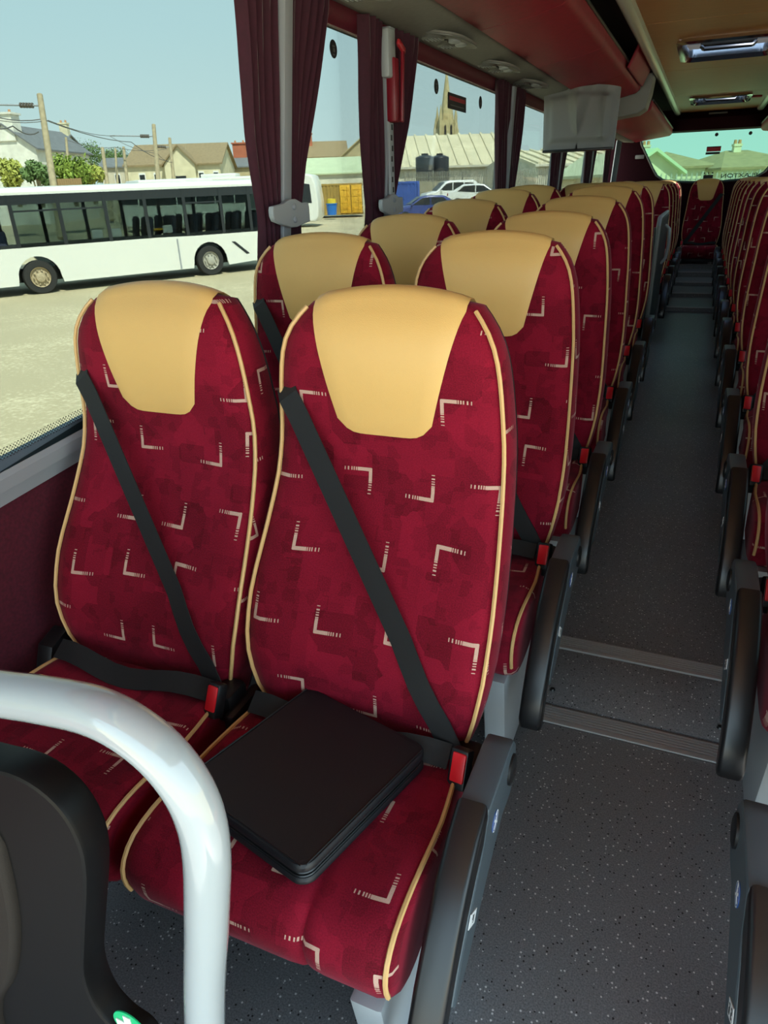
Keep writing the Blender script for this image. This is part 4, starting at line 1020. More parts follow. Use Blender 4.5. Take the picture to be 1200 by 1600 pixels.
def add_bus():
    p0, p1 = Gp(70, 459), Gp(333, 430)
    ax = (p1-p0); ax.z = 0; WB = ax.length; ax.normalize()
    r = empty('white_bus', p0, yaw_of(ax)); r.rotation_euler = (0, math.atan2(-(p1.z-p0.z), WB), yaw_of(ax))
    tag(r, 'white single-deck bus with dark windows parked across the yard', 'bus')
    # local: x to the rear, +y away from us? make y point to the camera
    ny = Vector((-ax.y, ax.x, 0)); sgn = 1 if ny.dot(EYE-p0) > 0 else -1
    def lx(px):   # pixel column -> local x on the near side plane
        ray = right*((px-600)/F_PX)+up*((800-340)/F_PX)+fwd; nn = Vector((ny.x, ny.y, 0))
        t = nn.dot(p0-EYE)/nn.dot(ray); q = EYE+ray*t; return (q-p0).dot(ax)
    X0, X1 = -2.75, WB+2.9; H = 3.02; WD = 2.45
    Y = lambda v: sgn*v          # v: + towards the camera, near side at 0.02
    zw0, zw1 = 1.36, 2.80
    # lower side panels with wheel arches
    def side(v0, name):
        pts = [(X0+0.95, Y(v0), 0.30)]
        for cx in (0.0, WB):
            pts.append((cx-0.66, Y(v0), 0.30))
            for k in range(13):
                a = math.pi-math.pi*k/12; pts.append((cx+0.62*math.cos(a), Y(v0), 0.48+0.62*math.sin(a)))
            pts.append((cx+0.66, Y(v0), 0.30))
        pts += [(X1, Y(v0), 0.42), (X1, Y(v0), zw0-0.04), (lx(300), Y(v0), zw0-0.03), (lx(240), Y(v0), zw0), (X0+0.95, Y(v0), zw0+0.0)]
        b = MB(); b.prism(pts, (0, Y(-0.06), 0), 0.0); return b.build(name, BW, r, smooth=False)
    side(0.02, 'side_panel'); side(-WD, 'side_panel')
    for v in (0.0, -WD+0.0):
        for cx in (0.0, WB):
            b = MB(); pr_ = [(cx+0.62*math.cos(math.pi*k/12), Y(v+0.018), 0.48+0.62*math.sin(math.pi*k/12)) for k in range(13)]
            b.grid([[p for p in pr_], [(p[0], p[1]-Y(0.3), p[2]) for p in pr_]]); b.build('wheel_arch', BDK, r)
    b = MB(); b.box(((X0+X1)/2+0.4, Y(-WD/2), 0.55), (X1-X0-1.0, WD-0.75, 0.40)); b.build('chassis', BDK, r, smooth=False)
    # roof
    b = MB(); b.prism([(X0, Y(0.0), zw1), (X0, Y(0.0), zw1+0.07), (X0, Y(-0.12), H-0.03), (X0, Y(-0.45), H), (X0, Y(-WD+0.45), H), (X0, Y(-WD+0.12), H-0.03), (X0, Y(-WD), zw1+0.07), (X0, Y(-WD), zw1)], (X1-X0, 0, 0)); b.build('roof', BW, r, smooth=False)
    b = MB(); b.box((WB-0.6, Y(-WD/2), H+0.03), (2.6, 1.3, 0.10), 0.03); b.build('roof_pod', BW, r)
    # cant rail band and sill band
    b = MB(); b.box(((X0+X1)/2, Y(-0.01), zw1-0.13), (X1-X0, 0.05, 0.26)); b.build('cant_band', BDK, r, smooth=False)
    b = MB(); b.box(((X0+X1)/2+0.45, Y(-0.012), zw0+0.04), (X1-X0-0.9, 0.045, 0.10)); b.build('sill_band', BDK, r, smooth=False)
    b = MB(); b.box(((X0+X1)/2, Y(-WD+0.01), zw1-0.10), (X1-X0, 0.05, 0.20)); b.build('cant_band', BDK, r, smooth=False)
    cuts = [lx(p) for p in (20, 96, 168, 230, 291, 348, 392)]+[X1-0.08]
    for a, c in zip(cuts, cuts[1:]):
        for v in (0.005, -WD):
            b = MB(); b.box(((a+c)/2, Y(v), (zw0+zw1)/2), (c-a-0.10, 0.012, zw1-zw0)); b.build('window', BGL, r, smooth=False)
    for c in cuts:
        for v in (0.0, -WD+0.02):
            b = MB(); b.box((c, Y(v), (zw0+zw1)/2), (0.11, 0.05, zw1-zw0)); b.build('pillar', BDK, r, smooth=False)
    for i in (0, 1, 4):          # top-light bars
        b = MB(); b.box(((cuts[i]+cuts[i+1])/2, Y(0.012), 2.36), (cuts[i+1]-cuts[i]-0.08, 0.02, 0.05)); b.build('toplight_bar', BDK, r, smooth=False)
    # front end and door bay
    b = MB(); b.box((X0+0.10, Y(-WD/2), 1.65), (0.20, WD, 2.5), 0.08); b.build('front_end', BW, r)
    b = MB(); b.box((X1-0.05, Y(-WD/2), 1.7), (0.14, WD, 2.55), 0.06); b.build('rear_end', BW, r)
    b = MB(); b.box((X0+0.55, Y(-0.05), 1.55), (0.70, 0.05, 2.4)); b.build('door_glass', BGL, r, smooth=False)
    b = MB(); b.tube([(X0+0.62, Y(0.03), 1.25), (X0+0.74, Y(0.03), 1.20), (X0+0.78, Y(0.03), 0.62), (X0+0.9, Y(0.03), 0.55)], 0.03, 8); b.build('door_rail', YEL, r)
    b = MB(); b.tube([(lx(240), Y(-0.15), 1.60), (lx(262), Y(-0.15), 1.60), (lx(265), Y(-0.15), 1.36)], 0.035, 8); b.build('hand_rail', YEL, r)
    # seats inside
    for k in range(10):
        x = lx(225)+0.2+k*0.78
        if x > X1-0.6: break
        for v in (-0.35, -0.85, -1.75):
            b = MB(); b.prism([(x, Y(v), 1.0), (x+0.10, Y(v), 1.0), (x+0.26, Y(v), 1.92), (x+0.20, Y(v), 2.0), (x+0.12, Y(v), 1.92)], (0, Y(-0.42), 0), 0.03); b.build('bus_seat', SEATD, r)
    b = MB(); b.box((-1.0, Y(-1.2), 1.4), (0.9, 1.0, 0.9), 0.1); b.build('driver_cab', SEATD, r)
    for px in (180, 150, 262):
        b = MB(); b.box((lx(px), Y(-0.12), 1.60), (0.32, 0.02, 0.24)); b.build('notice', WHT, r, smooth=False)
    wheel(r, 0.0, Y(0.0), 0.49, RIM, sgn); wheel(r, WB, Y(0.0), 0.49, mat('grey_rim', (0.40, 0.38, 0.33), 0.5), sgn)
    b = MB(); b.box((X0+1.1, Y(0.035), 1.16), (0.12, 0.02, 0.06), 0.01); b.build('side_lamp', REDP, r)
    for dx in (0, 0.2):
        b = MB(); b.lathe([(0.085, 0), (0.085, 0.01), (0.0001, 0.01)], (X0+1.12+dx, Y(0.03), 1.48), 'Y', 16); b.build('round_badge', LGREY, r)
    b = MB(); b.prism([(WB+0.85, Y(0.022), 1.05), (WB+0.98, Y(0.022), 1.05), (WB+1.5, Y(0.022), 0.62), (WB+1.38, Y(0.022), 0.60)], (0, Y(0.01), 0)); b.build('air_intake', BDK, r, smooth=False)
    b = MB(); b.box((lx(272), Y(0.03), 0.80), (0.05, 0.02, 0.95)); b.build('panel_joint', MGREY, r, smooth=False)
if True: add_bus()

def add_coach():
    d = 46.0
    p = site(496, d); a = site(186, d+1.0)
    ax = p-a; ax.z = 0; Ln = ax.length; ax.normalize()
    p = p.copy(); p.z = W(496, 356, d).z
    r = empty('white_coach', p, yaw_of(ax)); tag(r, 'white coach parked behind the bus, only its roof and tail visible', 'coach')
    # x from -Ln to 0, y away
    H = zpx(470, 272, d)-p.z
    b = MB()
    b.prism([(-Ln, 0, 0.35), (-0.25, 0, 0.35), (0.0, 0, 0.7), (0.02, 0, 1.6), (-0.12, 0, 2.7), (-0.30, 0, H-0.1), (-0.6, 0, H), (-Ln+1.2, 0, H), (-Ln+0.5, 0, H-0.15), (-Ln, 0, 2.2)], (0, 2.5, 0), 0.12); b.build('body', BW, r)
    n = 8
    for k in range(n):
        x0 = -Ln+1.3+(Ln-2.9)*k/n; x1 = -Ln+1.3+(Ln-2.9)*(k+1)/n-0.08
        b = MB(); b.box(((x0+x1)/2, -0.01, H-1.05), (x1-x0, 0.03, 1.05)); b.build('window', BDK, r, smooth=False)
    b = MB(); b.prism([(-1.45, -0.012, H-1.75), (-0.42, -0.012, H-1.75), (-0.50, -0.012, H-0.62), (-1.35, -0.012, H-0.50)], (0, 0.03, 0)); b.build('window', BDK, r, smooth=False)
    b = MB(); b.prism([(-Ln+0.02, 0.2, 2.0), (-Ln+0.02, 2.3, 2.0), (-Ln+0.35, 2.2, H-0.45), (-Ln+0.35, 0.3, H-0.45)], (-0.1, 0, 0)); b.build('windscreen', BDK, r, smooth=False)
    b = MB(); b.prism([(-Ln+0.2, -0.012, H-0.55), (-Ln+1.2, -0.012, H-0.5), (-Ln+1.2, -0.012, H-1.5), (-Ln+0.05, -0.012, H-1.5)], (0, 0.03, 0)); b.build('window', BDK, r, smooth=False)
    for x in (-2.9, -Ln+2.8): wheel(r, x, -0.02, 0.5, RIM, -1)
    b = MB(); b.box((-Ln*0.5, 1.2, H+0.1), (2.4, 1.2, 0.24), 0.06); b.build('roof_pod', BW, r)
add_coach()

CONT = lambda n, c: mat(n, c, 0.6, noise_s=3, noise_a=0.15)
def container(px0, px1, pyt, pyb, d, m, name, label, split=None, yaw=0.0):
    a = W(px0, pyb, d); c = W(px1, pyb, d); w = (c-a).length; H = W(px0, pyt, d).z-a.z
    p = (a+c)/2; r = empty(name, p, RIGHT_YAW+yaw); tag(r, label, 'container')
    DP = 2.6
    b = MB(); b.box((0, DP/2, H/2), (w-0.1, DP-0.1, H-0.1)); b.build('core', m, r, smooth=False)
    n = int(w/0.28); b = MB()
    for k in range(n): b.box((-w/2+0.15+(w-0.3)*(k+0.5)/n, 0.03, H/2), (0.13, 0.05, H-0.3))
    b.build('corrugation', m, r, smooth=False)['kind'] = 'stuff'
    for z in (0.08, H-0.08):
        b = MB(); b.box((0, DP/2, z), (w, DP, 0.16), 0.02); b.build('rail', m, r)
    for x in (-w/2+0.08, w/2-0.08):
        b = MB(); b.box((x, 0.05, H/2), (0.16, 0.14, H), 0.02); b.build('corner_post', m, r)
    if split:
        xs = -w/2+w*split
        m2 = CONT('container_doors', (0.72, 0.40, 0.03))
        for k in range(2):
            ww = (w/2-xs)/2
            b = MB(); b.box((xs+ww*(k+0.5), -0.03, H/2), (ww-0.06, 0.06, H-0.25), 0.02); dd = b.build('door', m2, r)
            b = MB()
            for q in range(4): b.box((xs+ww*(k+0.5), -0.07, H*(0.2+0.2*q)), (ww-0.2, 0.03, 0.06))
            b.build('door_rib', m2, dd, smooth=False)
            b = MB(); b.tube([(xs+ww*(k+0.7), -0.10, 0.2), (xs+ww*(k+0.7), -0.10, H-0.2)], 0.03, 6); b.build('lock_bar', m2, dd)
    return r
container(488, 567, 287, 336, 57, CONT('ochre_container', (0.34, 0.22, 0.05)), 'shipping_container', 'ochre yellow shipping container with bright yellow doors', 0.56)
container(598, 656, 284, 344, 50, CONT('blue_container', (0.035, 0.09, 0.36)), 'shipping_container', 'blue corrugated shipping container behind the hammer pillar curtain')
# small yard things
p = W(519, 336, 55); b = MB(); b.lathe([(0.36, 0), (0.42, 0.75), (0.46, 0.78), (0.46, 0.84), (0.0001, 0.84)], (0, 0, 0), n=20); r = empty('blue_bin', p); b.build('drum', mat('blue_drum', (0.02, 0.16, 0.55), 0.4), r); tag(r, 'blue plastic drum with yellow top beside the ochre container', 'drum')
b = MB(); b.lathe([(0.36, 0.84), (0.34, 1.15), (0.0001, 1.2)], n=16); b.build('yellow_sack', mat('yellow_sack', (0.65, 0.48, 0.03), 0.7), r)
p = W(613, 343, 44); r = empty('traffic_cone', p); b = MB(); b.lathe([(0.24, 0.03), (0.05, 0.62), (0.0001, 0.64)], n=18); b.build('cone', mat('cone_orange', (0.85, 0.12, 0.03), 0.5), r); tag(r, 'orange traffic cone on the yard behind the hammer pillar', 'cone')
b = MB(); b.box((0, 0, 0.015), (0.5, 0.5, 0.04), 0.01); b.build('base', mat('cone_base', (0.5, 0.08, 0.03), 0.6), r)
b = MB(); b.lathe([(0.165, 0.27), (0.115, 0.42)], n=18); b.build('stripe', WHT, r)

def car(pxl, pyb, d, yaw, paint, label, van=False, nm='car'):
    p = W(pxl, pyb, d); r = empty(nm, p, RIGHT_YAW+yaw); tag(r, label, 'van' if van else 'car')
    if van: prof = [(-2.15, 0.3), (-2.2, 0.75), (-2.05, 0.98), (-1.25, 1.12), (-0.55, 1.72), (-0.2, 1.82), (1.7, 1.82), (2.0, 1.66), (2.15, 0.95), (2.15, 0.32)]
    else: prof = [(-2.05, 0.3), (-2.1, 0.62), (-1.9, 0.80), (-1.05, 0.95), (-0.35, 1.40), (0.1, 1.46), (1.0, 1.44), (1.65, 1.08), (2.05, 0.95), (2.1, 0.35)]
    b = MB(); b.prism([(x, -0.85, z) for x, z in prof], (0, 1.7, 0), 0.10, 3); b.build('body', paint, r)
    for s in (-1, 1):
        y = s*0.853
        if van: wins = [[(-1.05, 1.15), (-0.48, 1.62), (-0.05, 1.66), (-0.05, 1.12)], [(0.03, 1.12), (0.03, 1.66), (0.85, 1.66), (0.92, 1.12)], [(1.0, 1.14), (0.95, 1.64), (1.65, 1.62), (1.88, 1.16)]]
        else: wins = [[(-0.9, 0.97), (-0.32, 1.32), (0.15, 1.36), (0.15, 0.95)], [(0.22, 0.95), (0.22, 1.36), (0.95, 1.33), (1.35, 1.02)]]
        for w_ in wins:
            b = MB(); b.prism([(x, y, z) for x, z in w_], (0, s*0.012, 0)); b.build('side_window', BDK, r, smooth=False)
    ws = [(-1.22, 1.16), (-0.58, 1.70)] if van else [(-1.0, 0.99), (-0.38, 1.38)]
    b = MB(); b.poly([(ws[0][0]-0.02, -0.68, ws[0][1]+0.02), (ws[0][0]-0.02, 0.68, ws[0][1]+0.02), (ws[1][0]-0.02, 0.6, ws[1][1]+0.02), (ws[1][0]-0.02, -0.6, ws[1][1]+0.02)]); b.build('windscreen', BDK, r, smooth=False)
    bk = [(2.03, 1.62), (2.14, 1.02)] if van else [(1.08, 1.42), (1.66, 1.10)]
    b = MB(); b.poly([(bk[0][0]+0.02, -0.62, bk[0][1]), (bk[0][0]+0.02, 0.62, bk[0][1]), (bk[1][0]+0.03, 0.68, bk[1][1]), (bk[1][0]+0.03, -0.68, bk[1][1])]); b.build('rear_window', BDK, r, smooth=False)
    for x in (-1.35, 1.35):
        for s in (-1, 1):
            b = MB(); b.lathe([(0.19, 0.0), (0.30, 0.0), (0.32, -s*0.03), (0.32, -s*0.18), (0.0001, -s*0.18)], (x, s*0.87, 0.32), 'Y', 18); w = b.build('wheel', TYRE, r)
            b = MB(); b.lathe([(0.20, -s*0.02), (0.15, 0.0), (0.0001, s*0.005)], (x, s*0.87, 0.32), 'Y', 14); b.build('hub_cap', LGREY, w)
    for s in (-1, 1):
        b = MB(); b.box((2.10 if van else 2.02, s*0.76, 0.98 if van else 0.85), (0.10, 0.16, 0.42 if van else 0.16), 0.02); b.build('tail_lamp', HAMR, r)
        b = MB(); b.box((-2.05, s*0.62, 0.78 if van else 0.66), (0.14, 0.34, 0.14), 0.03); b.build('head_lamp', LGREY, r)
        b = MB(); b.box((-0.95, s*0.95, 1.12 if van else 1.0), (0.12, 0.18, 0.12), 0.03); b.build('door_mirror', paint, r)
CW = mat('car_white', (0.78, 0.79, 0.78), 0.25, coat=0.5)
car(702, 322, 55, math.radians(14), CW, 'white van parked by the palisade fence behind the seats', True, 'van')
car(748, 324, 47, math.radians(170), CW, 'white car parked in front of the white van', False)
car(664, 346, 43, math.radians(8), mat('car_blue', (0.03, 0.05, 0.22), 0.3, coat=0.5), 'dark blue car parked beside the blue container', False)

# ---- buildings
def stone(n, c, a=0.15): return mat(n, c, 0.9, noise_s=1.5, noise_a=a)
def house(px0, px1, py_base, py_eave, py_ridge, d, depth, wallm, roofm, label, yaw=0.0, gable_front=False, windows=(), chimneys=(), nm='house', porch=None, hip=0.0):
    a = W(px0, py_eave, d); c = W(px1, py_eave, d); w = (c-a).length
    base = W((px0+px1)/2, py_base, d); ze = W((px0+px1)/2, py_eave, d).z-base.z; zr = W((px0+px1)/2, py_ridge, d).z-base.z
    r = empty(nm, base, RIGHT_YAW+yaw); tag(r, label, 'building')
    h = w/2
    b = MB()
    if gable_front: b.prism([(-h, 0, -1.5), (h, 0, -1.5), (h, 0, ze), (0, 0, zr), (-h, 0, ze)], (0, depth, 0))
    else: b.prism([(-h, 0, -1.5), (-h, depth, -1.5), (-h, depth, ze), (-h, depth/2, zr if not hip else ze), (-h, 0, ze)], (w, 0, 0))
    b.build('walls', wallm, r, smooth=False)
    t = 0.14; ov = 0.3
    if gable_front:
        for s in (-1, 1):
            sl = (zr-ze)/h
            b = MB(); b.prism([(s*(h+ov), -ov, ze-sl*ov), (0, -ov, zr), (0, -ov, zr+t), (s*(h+ov), -ov, ze-sl*ov+t)], (0, depth+2*ov, 0)); b.build('roof_slope', roofm, r, smooth=False)
    else:
        sl = (zr-ze)/(depth/2)
        for y0, y1 in ((-ov, depth/2), (depth+ov, depth/2)):
            b = MB(); pts = [(-h-ov, y0, ze-sl*ov), (h+ov, y0, ze-sl*ov), (h+ov-hip, y1, zr), (-h-ov+hip, y1, zr)]
            b.prism(pts, (0, 0, t)); b.build('roof_slope', roofm, r, smooth=False)
        if hip:
            for s in (-1, 1):
                b = MB(); b.prism([(s*(h+ov), -ov, ze-sl*ov), (s*(h+ov), depth+ov, ze-sl*ov), (s*(h+ov-hip), depth/2, zr)], (0, 0, t)); b.build('roof_slope', roofm, r, smooth=False)
    for (u0, u1, v0, v1) in windows:      # fractions of the front wall: across, up to eave
        b = MB(); b.box((-h+w*(u0+u1)/2, -0.02, ze*(v0+v1)/2), (w*(u1-u0), 0.10, ze*(v1-v0))); f = b.build('window', WHT, r, smooth=False)
        b = MB(); b.box((-h+w*(u0+u1)/2, -0.06, ze*(v0+v1)/2), (w*(u1-u0)*0.78, 0.06, ze*(v1-v0)*0.82)); b.build('pane', BDK, f, smooth=False)
    for (u, v, cw, chh, cm) in chimneys:
        b = MB(); b.box((-h+w*u, depth*v, zr+chh/2-0.6), (cw, cw*0.7, chh+1.2)); b.box((-h+w*u, depth*v, zr+chh-0.05), (cw*1.15, cw*0.85, 0.15)); ch = b.build('chimney', cm, r, smooth=False)
        for q in (-0.3, 0.3):
            b = MB(); b.lathe([(0.12, 0), (0.10, 0.28), (0.0001, 0.28)], (-h+w*u+q*cw, depth*v, zr+chh), n=10); b.build('chimney_pot', mat('pot', (0.5, 0.25, 0.12), 0.8), ch)
    if porch:
        u, pw, ph = porch
        x = -h+w*u; b = MB(); b.prism([(x-pw/2, -0.6, -1), (x+pw/2, -0.6, -1), (x+pw/2, -0.6, ze), (x, -0.6, ze+ph), (x-pw/2, -0.6, ze)], (0, 2.5, 0)); g = b.build('gable_bay', wallm, r, smooth=False)
        for s in (-1, 1):
            b = MB(); b.prism([(x+s*(pw/2+0.25), -0.85, ze-0.2), (x, -0.85, ze+ph), (x, -0.85, ze+ph+0.15), (x+s*(pw/2+0.25), -0.85, ze-0.05)], (0, 3.2, 0)); b.build('bay_roof', roofm, g, smooth=False)
        b = MB(); b.box((x, -0.64, ze*0.6), (pw*0.34, 0.1, ze*0.36)); b.build('bay_window', BDK, g, smooth=False)
    return r
CREAM = stone('cream_render', (0.66, 0.60, 0.42)); WREN = stone('white_render', (0.74, 0.73, 0.66)); SLATE = mat('slate', (0.16, 0.17, 0.18), 0.7, noise_s=3, noise_a=0.2)
BRTILE = mat('brown_tile', (0.27, 0.20, 0.11), 0.85, noise_s=4, noise_a=0.2); SAND = stone('sandstone', (0.48, 0.40, 0.24)); REDBR = stone('red_brick', (0.42, 0.13, 0.07)); TANT = mat('tan_tile', (0.50, 0.42, 0.24), 0.85, noise_s=2, noise_a=0.15)
GRROOF = mat('pale_green_sheet', (0.50, 0.58, 0.38), 0.6, noise_s=1, noise_a=0.08)
house(-8, 78, 330, 234, 200, 62, 10, WREN, SLATE, 'white rendered gable house with chimney at the left edge', math.radians(-4), True, [(0.05, 0.15, 0.80, 0.95)], [(0.5, 0.05, 1.9, 0.9, WREN)])
house(84, 108, 330, 240, 213, 80, 7, CREAM, SLATE, 'narrow cream house wing with slate roof behind the leaning pole', math.radians(-5), False, [(0.5, 0.75, 0.4, 0.7)], [(0.8, 0.5, 0.9, 1.3, CREAM)])
house(212, 352, 340, 258, 224, 72, 12, CREAM, BRTILE, 'long cream hall with brown tiled roof and small gable bay', math.radians(4), False, [(0.12, 0.19, 0.50, 0.86), (0.28, 0.35, 0.50, 0.86), (0.76, 0.82, 0.5, 0.86), (0.92, 0.98, 0.5, 0.86)], [], porch=(0.58, 3.0, 1.6))
house(170, 204, 330, 262, 248, 84, 6, stone('pale_shed', (0.55, 0.50, 0.40)), SLATE, 'small pale shed between the utility poles', 0.1, False, [(0.55, 0.8, 0.55, 0.85)])
house(340, 396, 330, 262, 246, 84, 8, SAND, SLATE, 'stone cottage with a red brick chimney left of the first curtain', 0.05, False, [], [(0.68, 0.5, 1.6, 1.6, REDBR)])
house(480, 546, 330, 246, 222, 110, 9, SAND, BRTILE, 'brown roofed stone house seen between the first two curtains', 0.1, False, [], [(0.12, 0.4, 1.5, 1.2, REDBR)])
house(536, 600, 330, 246, 220, 104, 14, SAND, TANT, 'stone gabled house standing left of the hammer pillar', -0.15, True)
house(440, 588, 330, 272, 246, 80, 12, stone('shed_wall', (0.62, 0.60, 0.50)), GRROOF, 'long shed with pale green sheet roof behind the ochre container', 0.03)

def warehouse(px0, px1, py_base, py_eave, py_ridge, d, depth, yaw, label):
    a = W(px0, py_eave, d); c = W(px1, py_eave, d); w = (c-a).length; base = W((px0+px1)/2, py_base, d)
    ze = W((px0+px1)/2, py_eave, d).z-base.z; zr = W((px0+px1)/2, py_ridge, d+depth/2).z-base.z
    r = empty('warehouse', base, RIGHT_YAW+yaw); tag(r, label, 'building'); h = w/2
    wm = mat('corrugated_wall', (0.55, 0.54, 0.46), 0.7, noise_s=1, noise_a=0.1); rm = mat('corrugated_roof', (0.64, 0.58, 0.40), 0.7, noise_s=0.6, noise_a=0.12)
    b = MB(); b.prism([(-h, 0, -2), (-h, depth, -2), (-h, depth, ze), (-h, depth/2, zr), (-h, 0, ze)], (w, 0, 0)); b.build('walls', wm, r, smooth=False)
    b = MB(); b.prism([(-h-0.3, -0.4, ze), (-h-0.3, depth/2, zr+0.05), (-h-0.3, depth/2, zr+0.2), (-h-0.3, -0.4, ze+0.15)], (w+0.6, 0, 0)); b.build('roof_slope', rm, r, smooth=False)
    b = MB(); n = int(w/1.1)
    for k in range(n+1):
        x = -h+w*k/n; b.prism([(x, -0.4, ze+0.15), (x, depth/2, zr+0.2), (x, depth/2, zr+0.34), (x, -0.4, ze+0.29)], (0.22, 0, 0))
    b.build('roof_rib', rm, r, smooth=False)['kind'] = 'stuff'
    b = MB(); n = int(w/0.8)
    for k in range(n): b.box((-h+w*(k+0.5)/n, -0.04, ze/2), (0.3, 0.08, ze))
    b.build('wall_rib', wm, r, smooth=False)['kind'] = 'stuff'
    b = MB(); b.box((0, -0.45, ze+0.05), (w+0.6, 0.15, 0.18)); b.build('gutter', wm, r, smooth=False)
warehouse(604, 806, 310, 262, 217, 70, 16, math.radians(3), 'long corrugated warehouse with pale ribbed roof below the church spire')
warehouse(826, 1010, 310, 258, 238, 62, 12, math.radians(16), 'pale corrugated shed seen through the windows beneath the monitor')

# water tanks
for i, (px, t) in enumerate(((664, 'black plastic water tank on the left, by the warehouse wall'), (687, 'black plastic water tank on the right, by the warehouse wall'))):
    d = 62+i*1.0; p = W(px, 283, d); H = W(px, 243, d).z-p.z; R_ = 25*d/F_PX/2+0.12
    r = empty('water_tank', p); tag(r, t, 'tank', 'black water tanks')
    b = MB(); pr_ = []
    for k in range(9):
        z = H*0.88*k/8; pr_ += [(R_, z), (R_*0.97, z+0.06)]
    pr_ += [(R_*0.9, H*0.93), (R_*0.5, H*0.99), (0.2, H), (0.0001, H)]
    b.lathe(pr_, n=28); b.build('shell', mat('tank_black', (0.018, 0.022, 0.028), 0.35), r)
    b = MB(); b.lathe([(0.3, H-0.02), (0.3, H+0.12), (0.0001, H+0.14)], n=16); b.build('lid', BLK, r)
    b = MB(); b.box((0, 0, -1.2), (R_*2.1, R_*2.1, 2.4)); b.build('stand', stone('tank_stand', (0.42, 0.38, 0.27)), r, smooth=False)

# church
d = 150.0; p = W(697, 300, d); r = empty('church', p, RIGHT_YAW+0.15); tag(r, 'sandstone church tower with tall spire above the warehouse roof', 'church')
u = d/F_PX; CH = stone('church_stone', (0.46, 0.38, 0.20), 0.2)
zt = W(697, 192, d).z-p.z; zs_ = W(697, 122, d).z-p.z
b = MB(); b.box((0, 0, zt/2), (24*u, 24*u, zt)); b.build('tower', CH, r, smooth=False)
b = MB(); b.lathe([(9.5*u, zt), (8*u, zt+2), (0.12, zs_), (0.0001, zs_)], n=8); sp = b.build('spire', CH, r, smooth=False)
for k in range(5):
    z = zt+2+(zs_-zt)*k*0.17; rr_ = 8*u*(1-(z-zt)/(zs_-zt))
    b = MB(); b.lathe([(rr_+0.15, z), (rr_+0.15, z+0.35)], n=8); b.build('spire_band', CH, sp, smooth=False)
b = MB(); b.tube([(0, 0, zs_), (0, 0, zs_+1.6)], 0.09, 6); b.box((0.25, 0, zs_+1.0), (0.9, 0.12, 0.16)); b.build('weather_vane', DARK, sp)
for sx in (-1, 1):
    for sy in (-1, 1):
        x, y = sx*11.5*u, sy*11.5*u
        b = MB(); b.box((x, y, zt/2), (4*u, 4*u, zt+1.5)); b.build('buttress', CH, r, smooth=False)
        b = MB(); b.lathe([(2.2*u, zt+0.7), (0.05, zt+0.7+14*u), (0.0001, zt+0.7+14*u)], (x, y, 0), n=8); b.build('pinnacle', CH, r, smooth=False)
for x in (-4.5*u, 4.5*u):
    b = MB(); z0 = zt-20*u; b.prism([(x-1.6*u, -12.2*u, z0), (x+1.6*u, -12.2*u, z0), (x+1.6*u, -12.2*u, z0+11*u), (x, -12.2*u, z0+14*u), (x-1.6*u, -12.2*u, z0+11*u)], (0, 0.3, 0)); b.build('lancet_window', DARK, r, smooth=False)
for px, pt_ in ((680, 205), (713, 205)):
    x = (px-697)*u; zz = W(px, pt_, d).z-p.z
    b = MB(); b.box((x, 0, zz/2), (5*u, 5*u, zz)); b.build('turret', CH, r, smooth=False)
    b = MB(); b.lathe([(2.4*u, zz), (0.05, zz+14*u), (0.0001, zz+14*u)], (x, 0, 0), n=8); b.build('turret_spire', CH, r, smooth=False)

# palisade fence along the yard
def fence(pa, pb, H, label, mt, step=0.16):
    ax = pb-pa; L_ = math.hypot(ax.x, ax.y); r = empty('palisade_fence', pa, yaw_of(ax)); r.rotation_euler = (0, -math.atan2(pb.z-pa.z, L_), yaw_of(ax)); tag(r, label, 'fence')
    b = MB(); n = int(L_/step)
    for k in range(n):
        x = k*step; b.prism([(x, -0.02, 0.05), (x+0.07, -0.02, 0.05), (x+0.07, -0.02, H-0.08), (x+0.035, -0.02, H), (x, -0.02, H-0.08)], (0, 0.02, 0))
    b.build('pale', mt, r, smooth=False)['kind'] = 'stuff'
    for z in (0.35, H-0.45):
        b = MB(); b.box((L_/2, 0.03, z), (L_, 0.04, 0.07)); b.build('rail', mt, r, smooth=False)
    for k in range(int(L_/2.75)+1):
        b = MB(); b.box((k*2.75, 0.07, H/2), (0.07, 0.05, H+0.1)); b.build('post', mt, r, smooth=False)
FEN = mat('galvanised', (0.34, 0.33, 0.27), 0.5)
fence(W(632, 308, 60), W(1000, 306, 50), 1.95, 'grey palisade fence running behind the parked cars', FEN)
fence(W(1005, 297, 30), W(1215, 290, 31), 0.62, 'low palisade fence beyond the rear window', FEN, 0.24)

# houses beyond the rear window
YROOF = mat('lichen_tile', (0.30, 0.225, 0.12), 0.85, noise_s=2.5, noise_a=0.2)
house(1030, 1108, 310, 262, 237, 48, 9, CREAM, YROOF, 'tile roofed bungalow in the left half of the rear window', 0.0, False, [(0.2, 0.3, 0.35, 0.8)], [(0.06, 0.5, 0.5, 0.6, CREAM)], hip=2.0)
house(1124, 1260, 310, 262, 234, 46, 10, CREAM, YROOF, 'tile roofed bungalow with chimney in the right half of the rear window', 0.0, False, [(0.05, 0.12, 0.3, 0.8), (0.25, 0.34, 0.3, 0.8)], [(0.46, 0.45, 0.5, 0.5, CREAM)], hip=2.4)
house(968, 1058, 310, 268, 238, 33, 7, CREAM, GRROOF, 'pale roofed lean-to at the left edge of the rear window', 0.2, True)

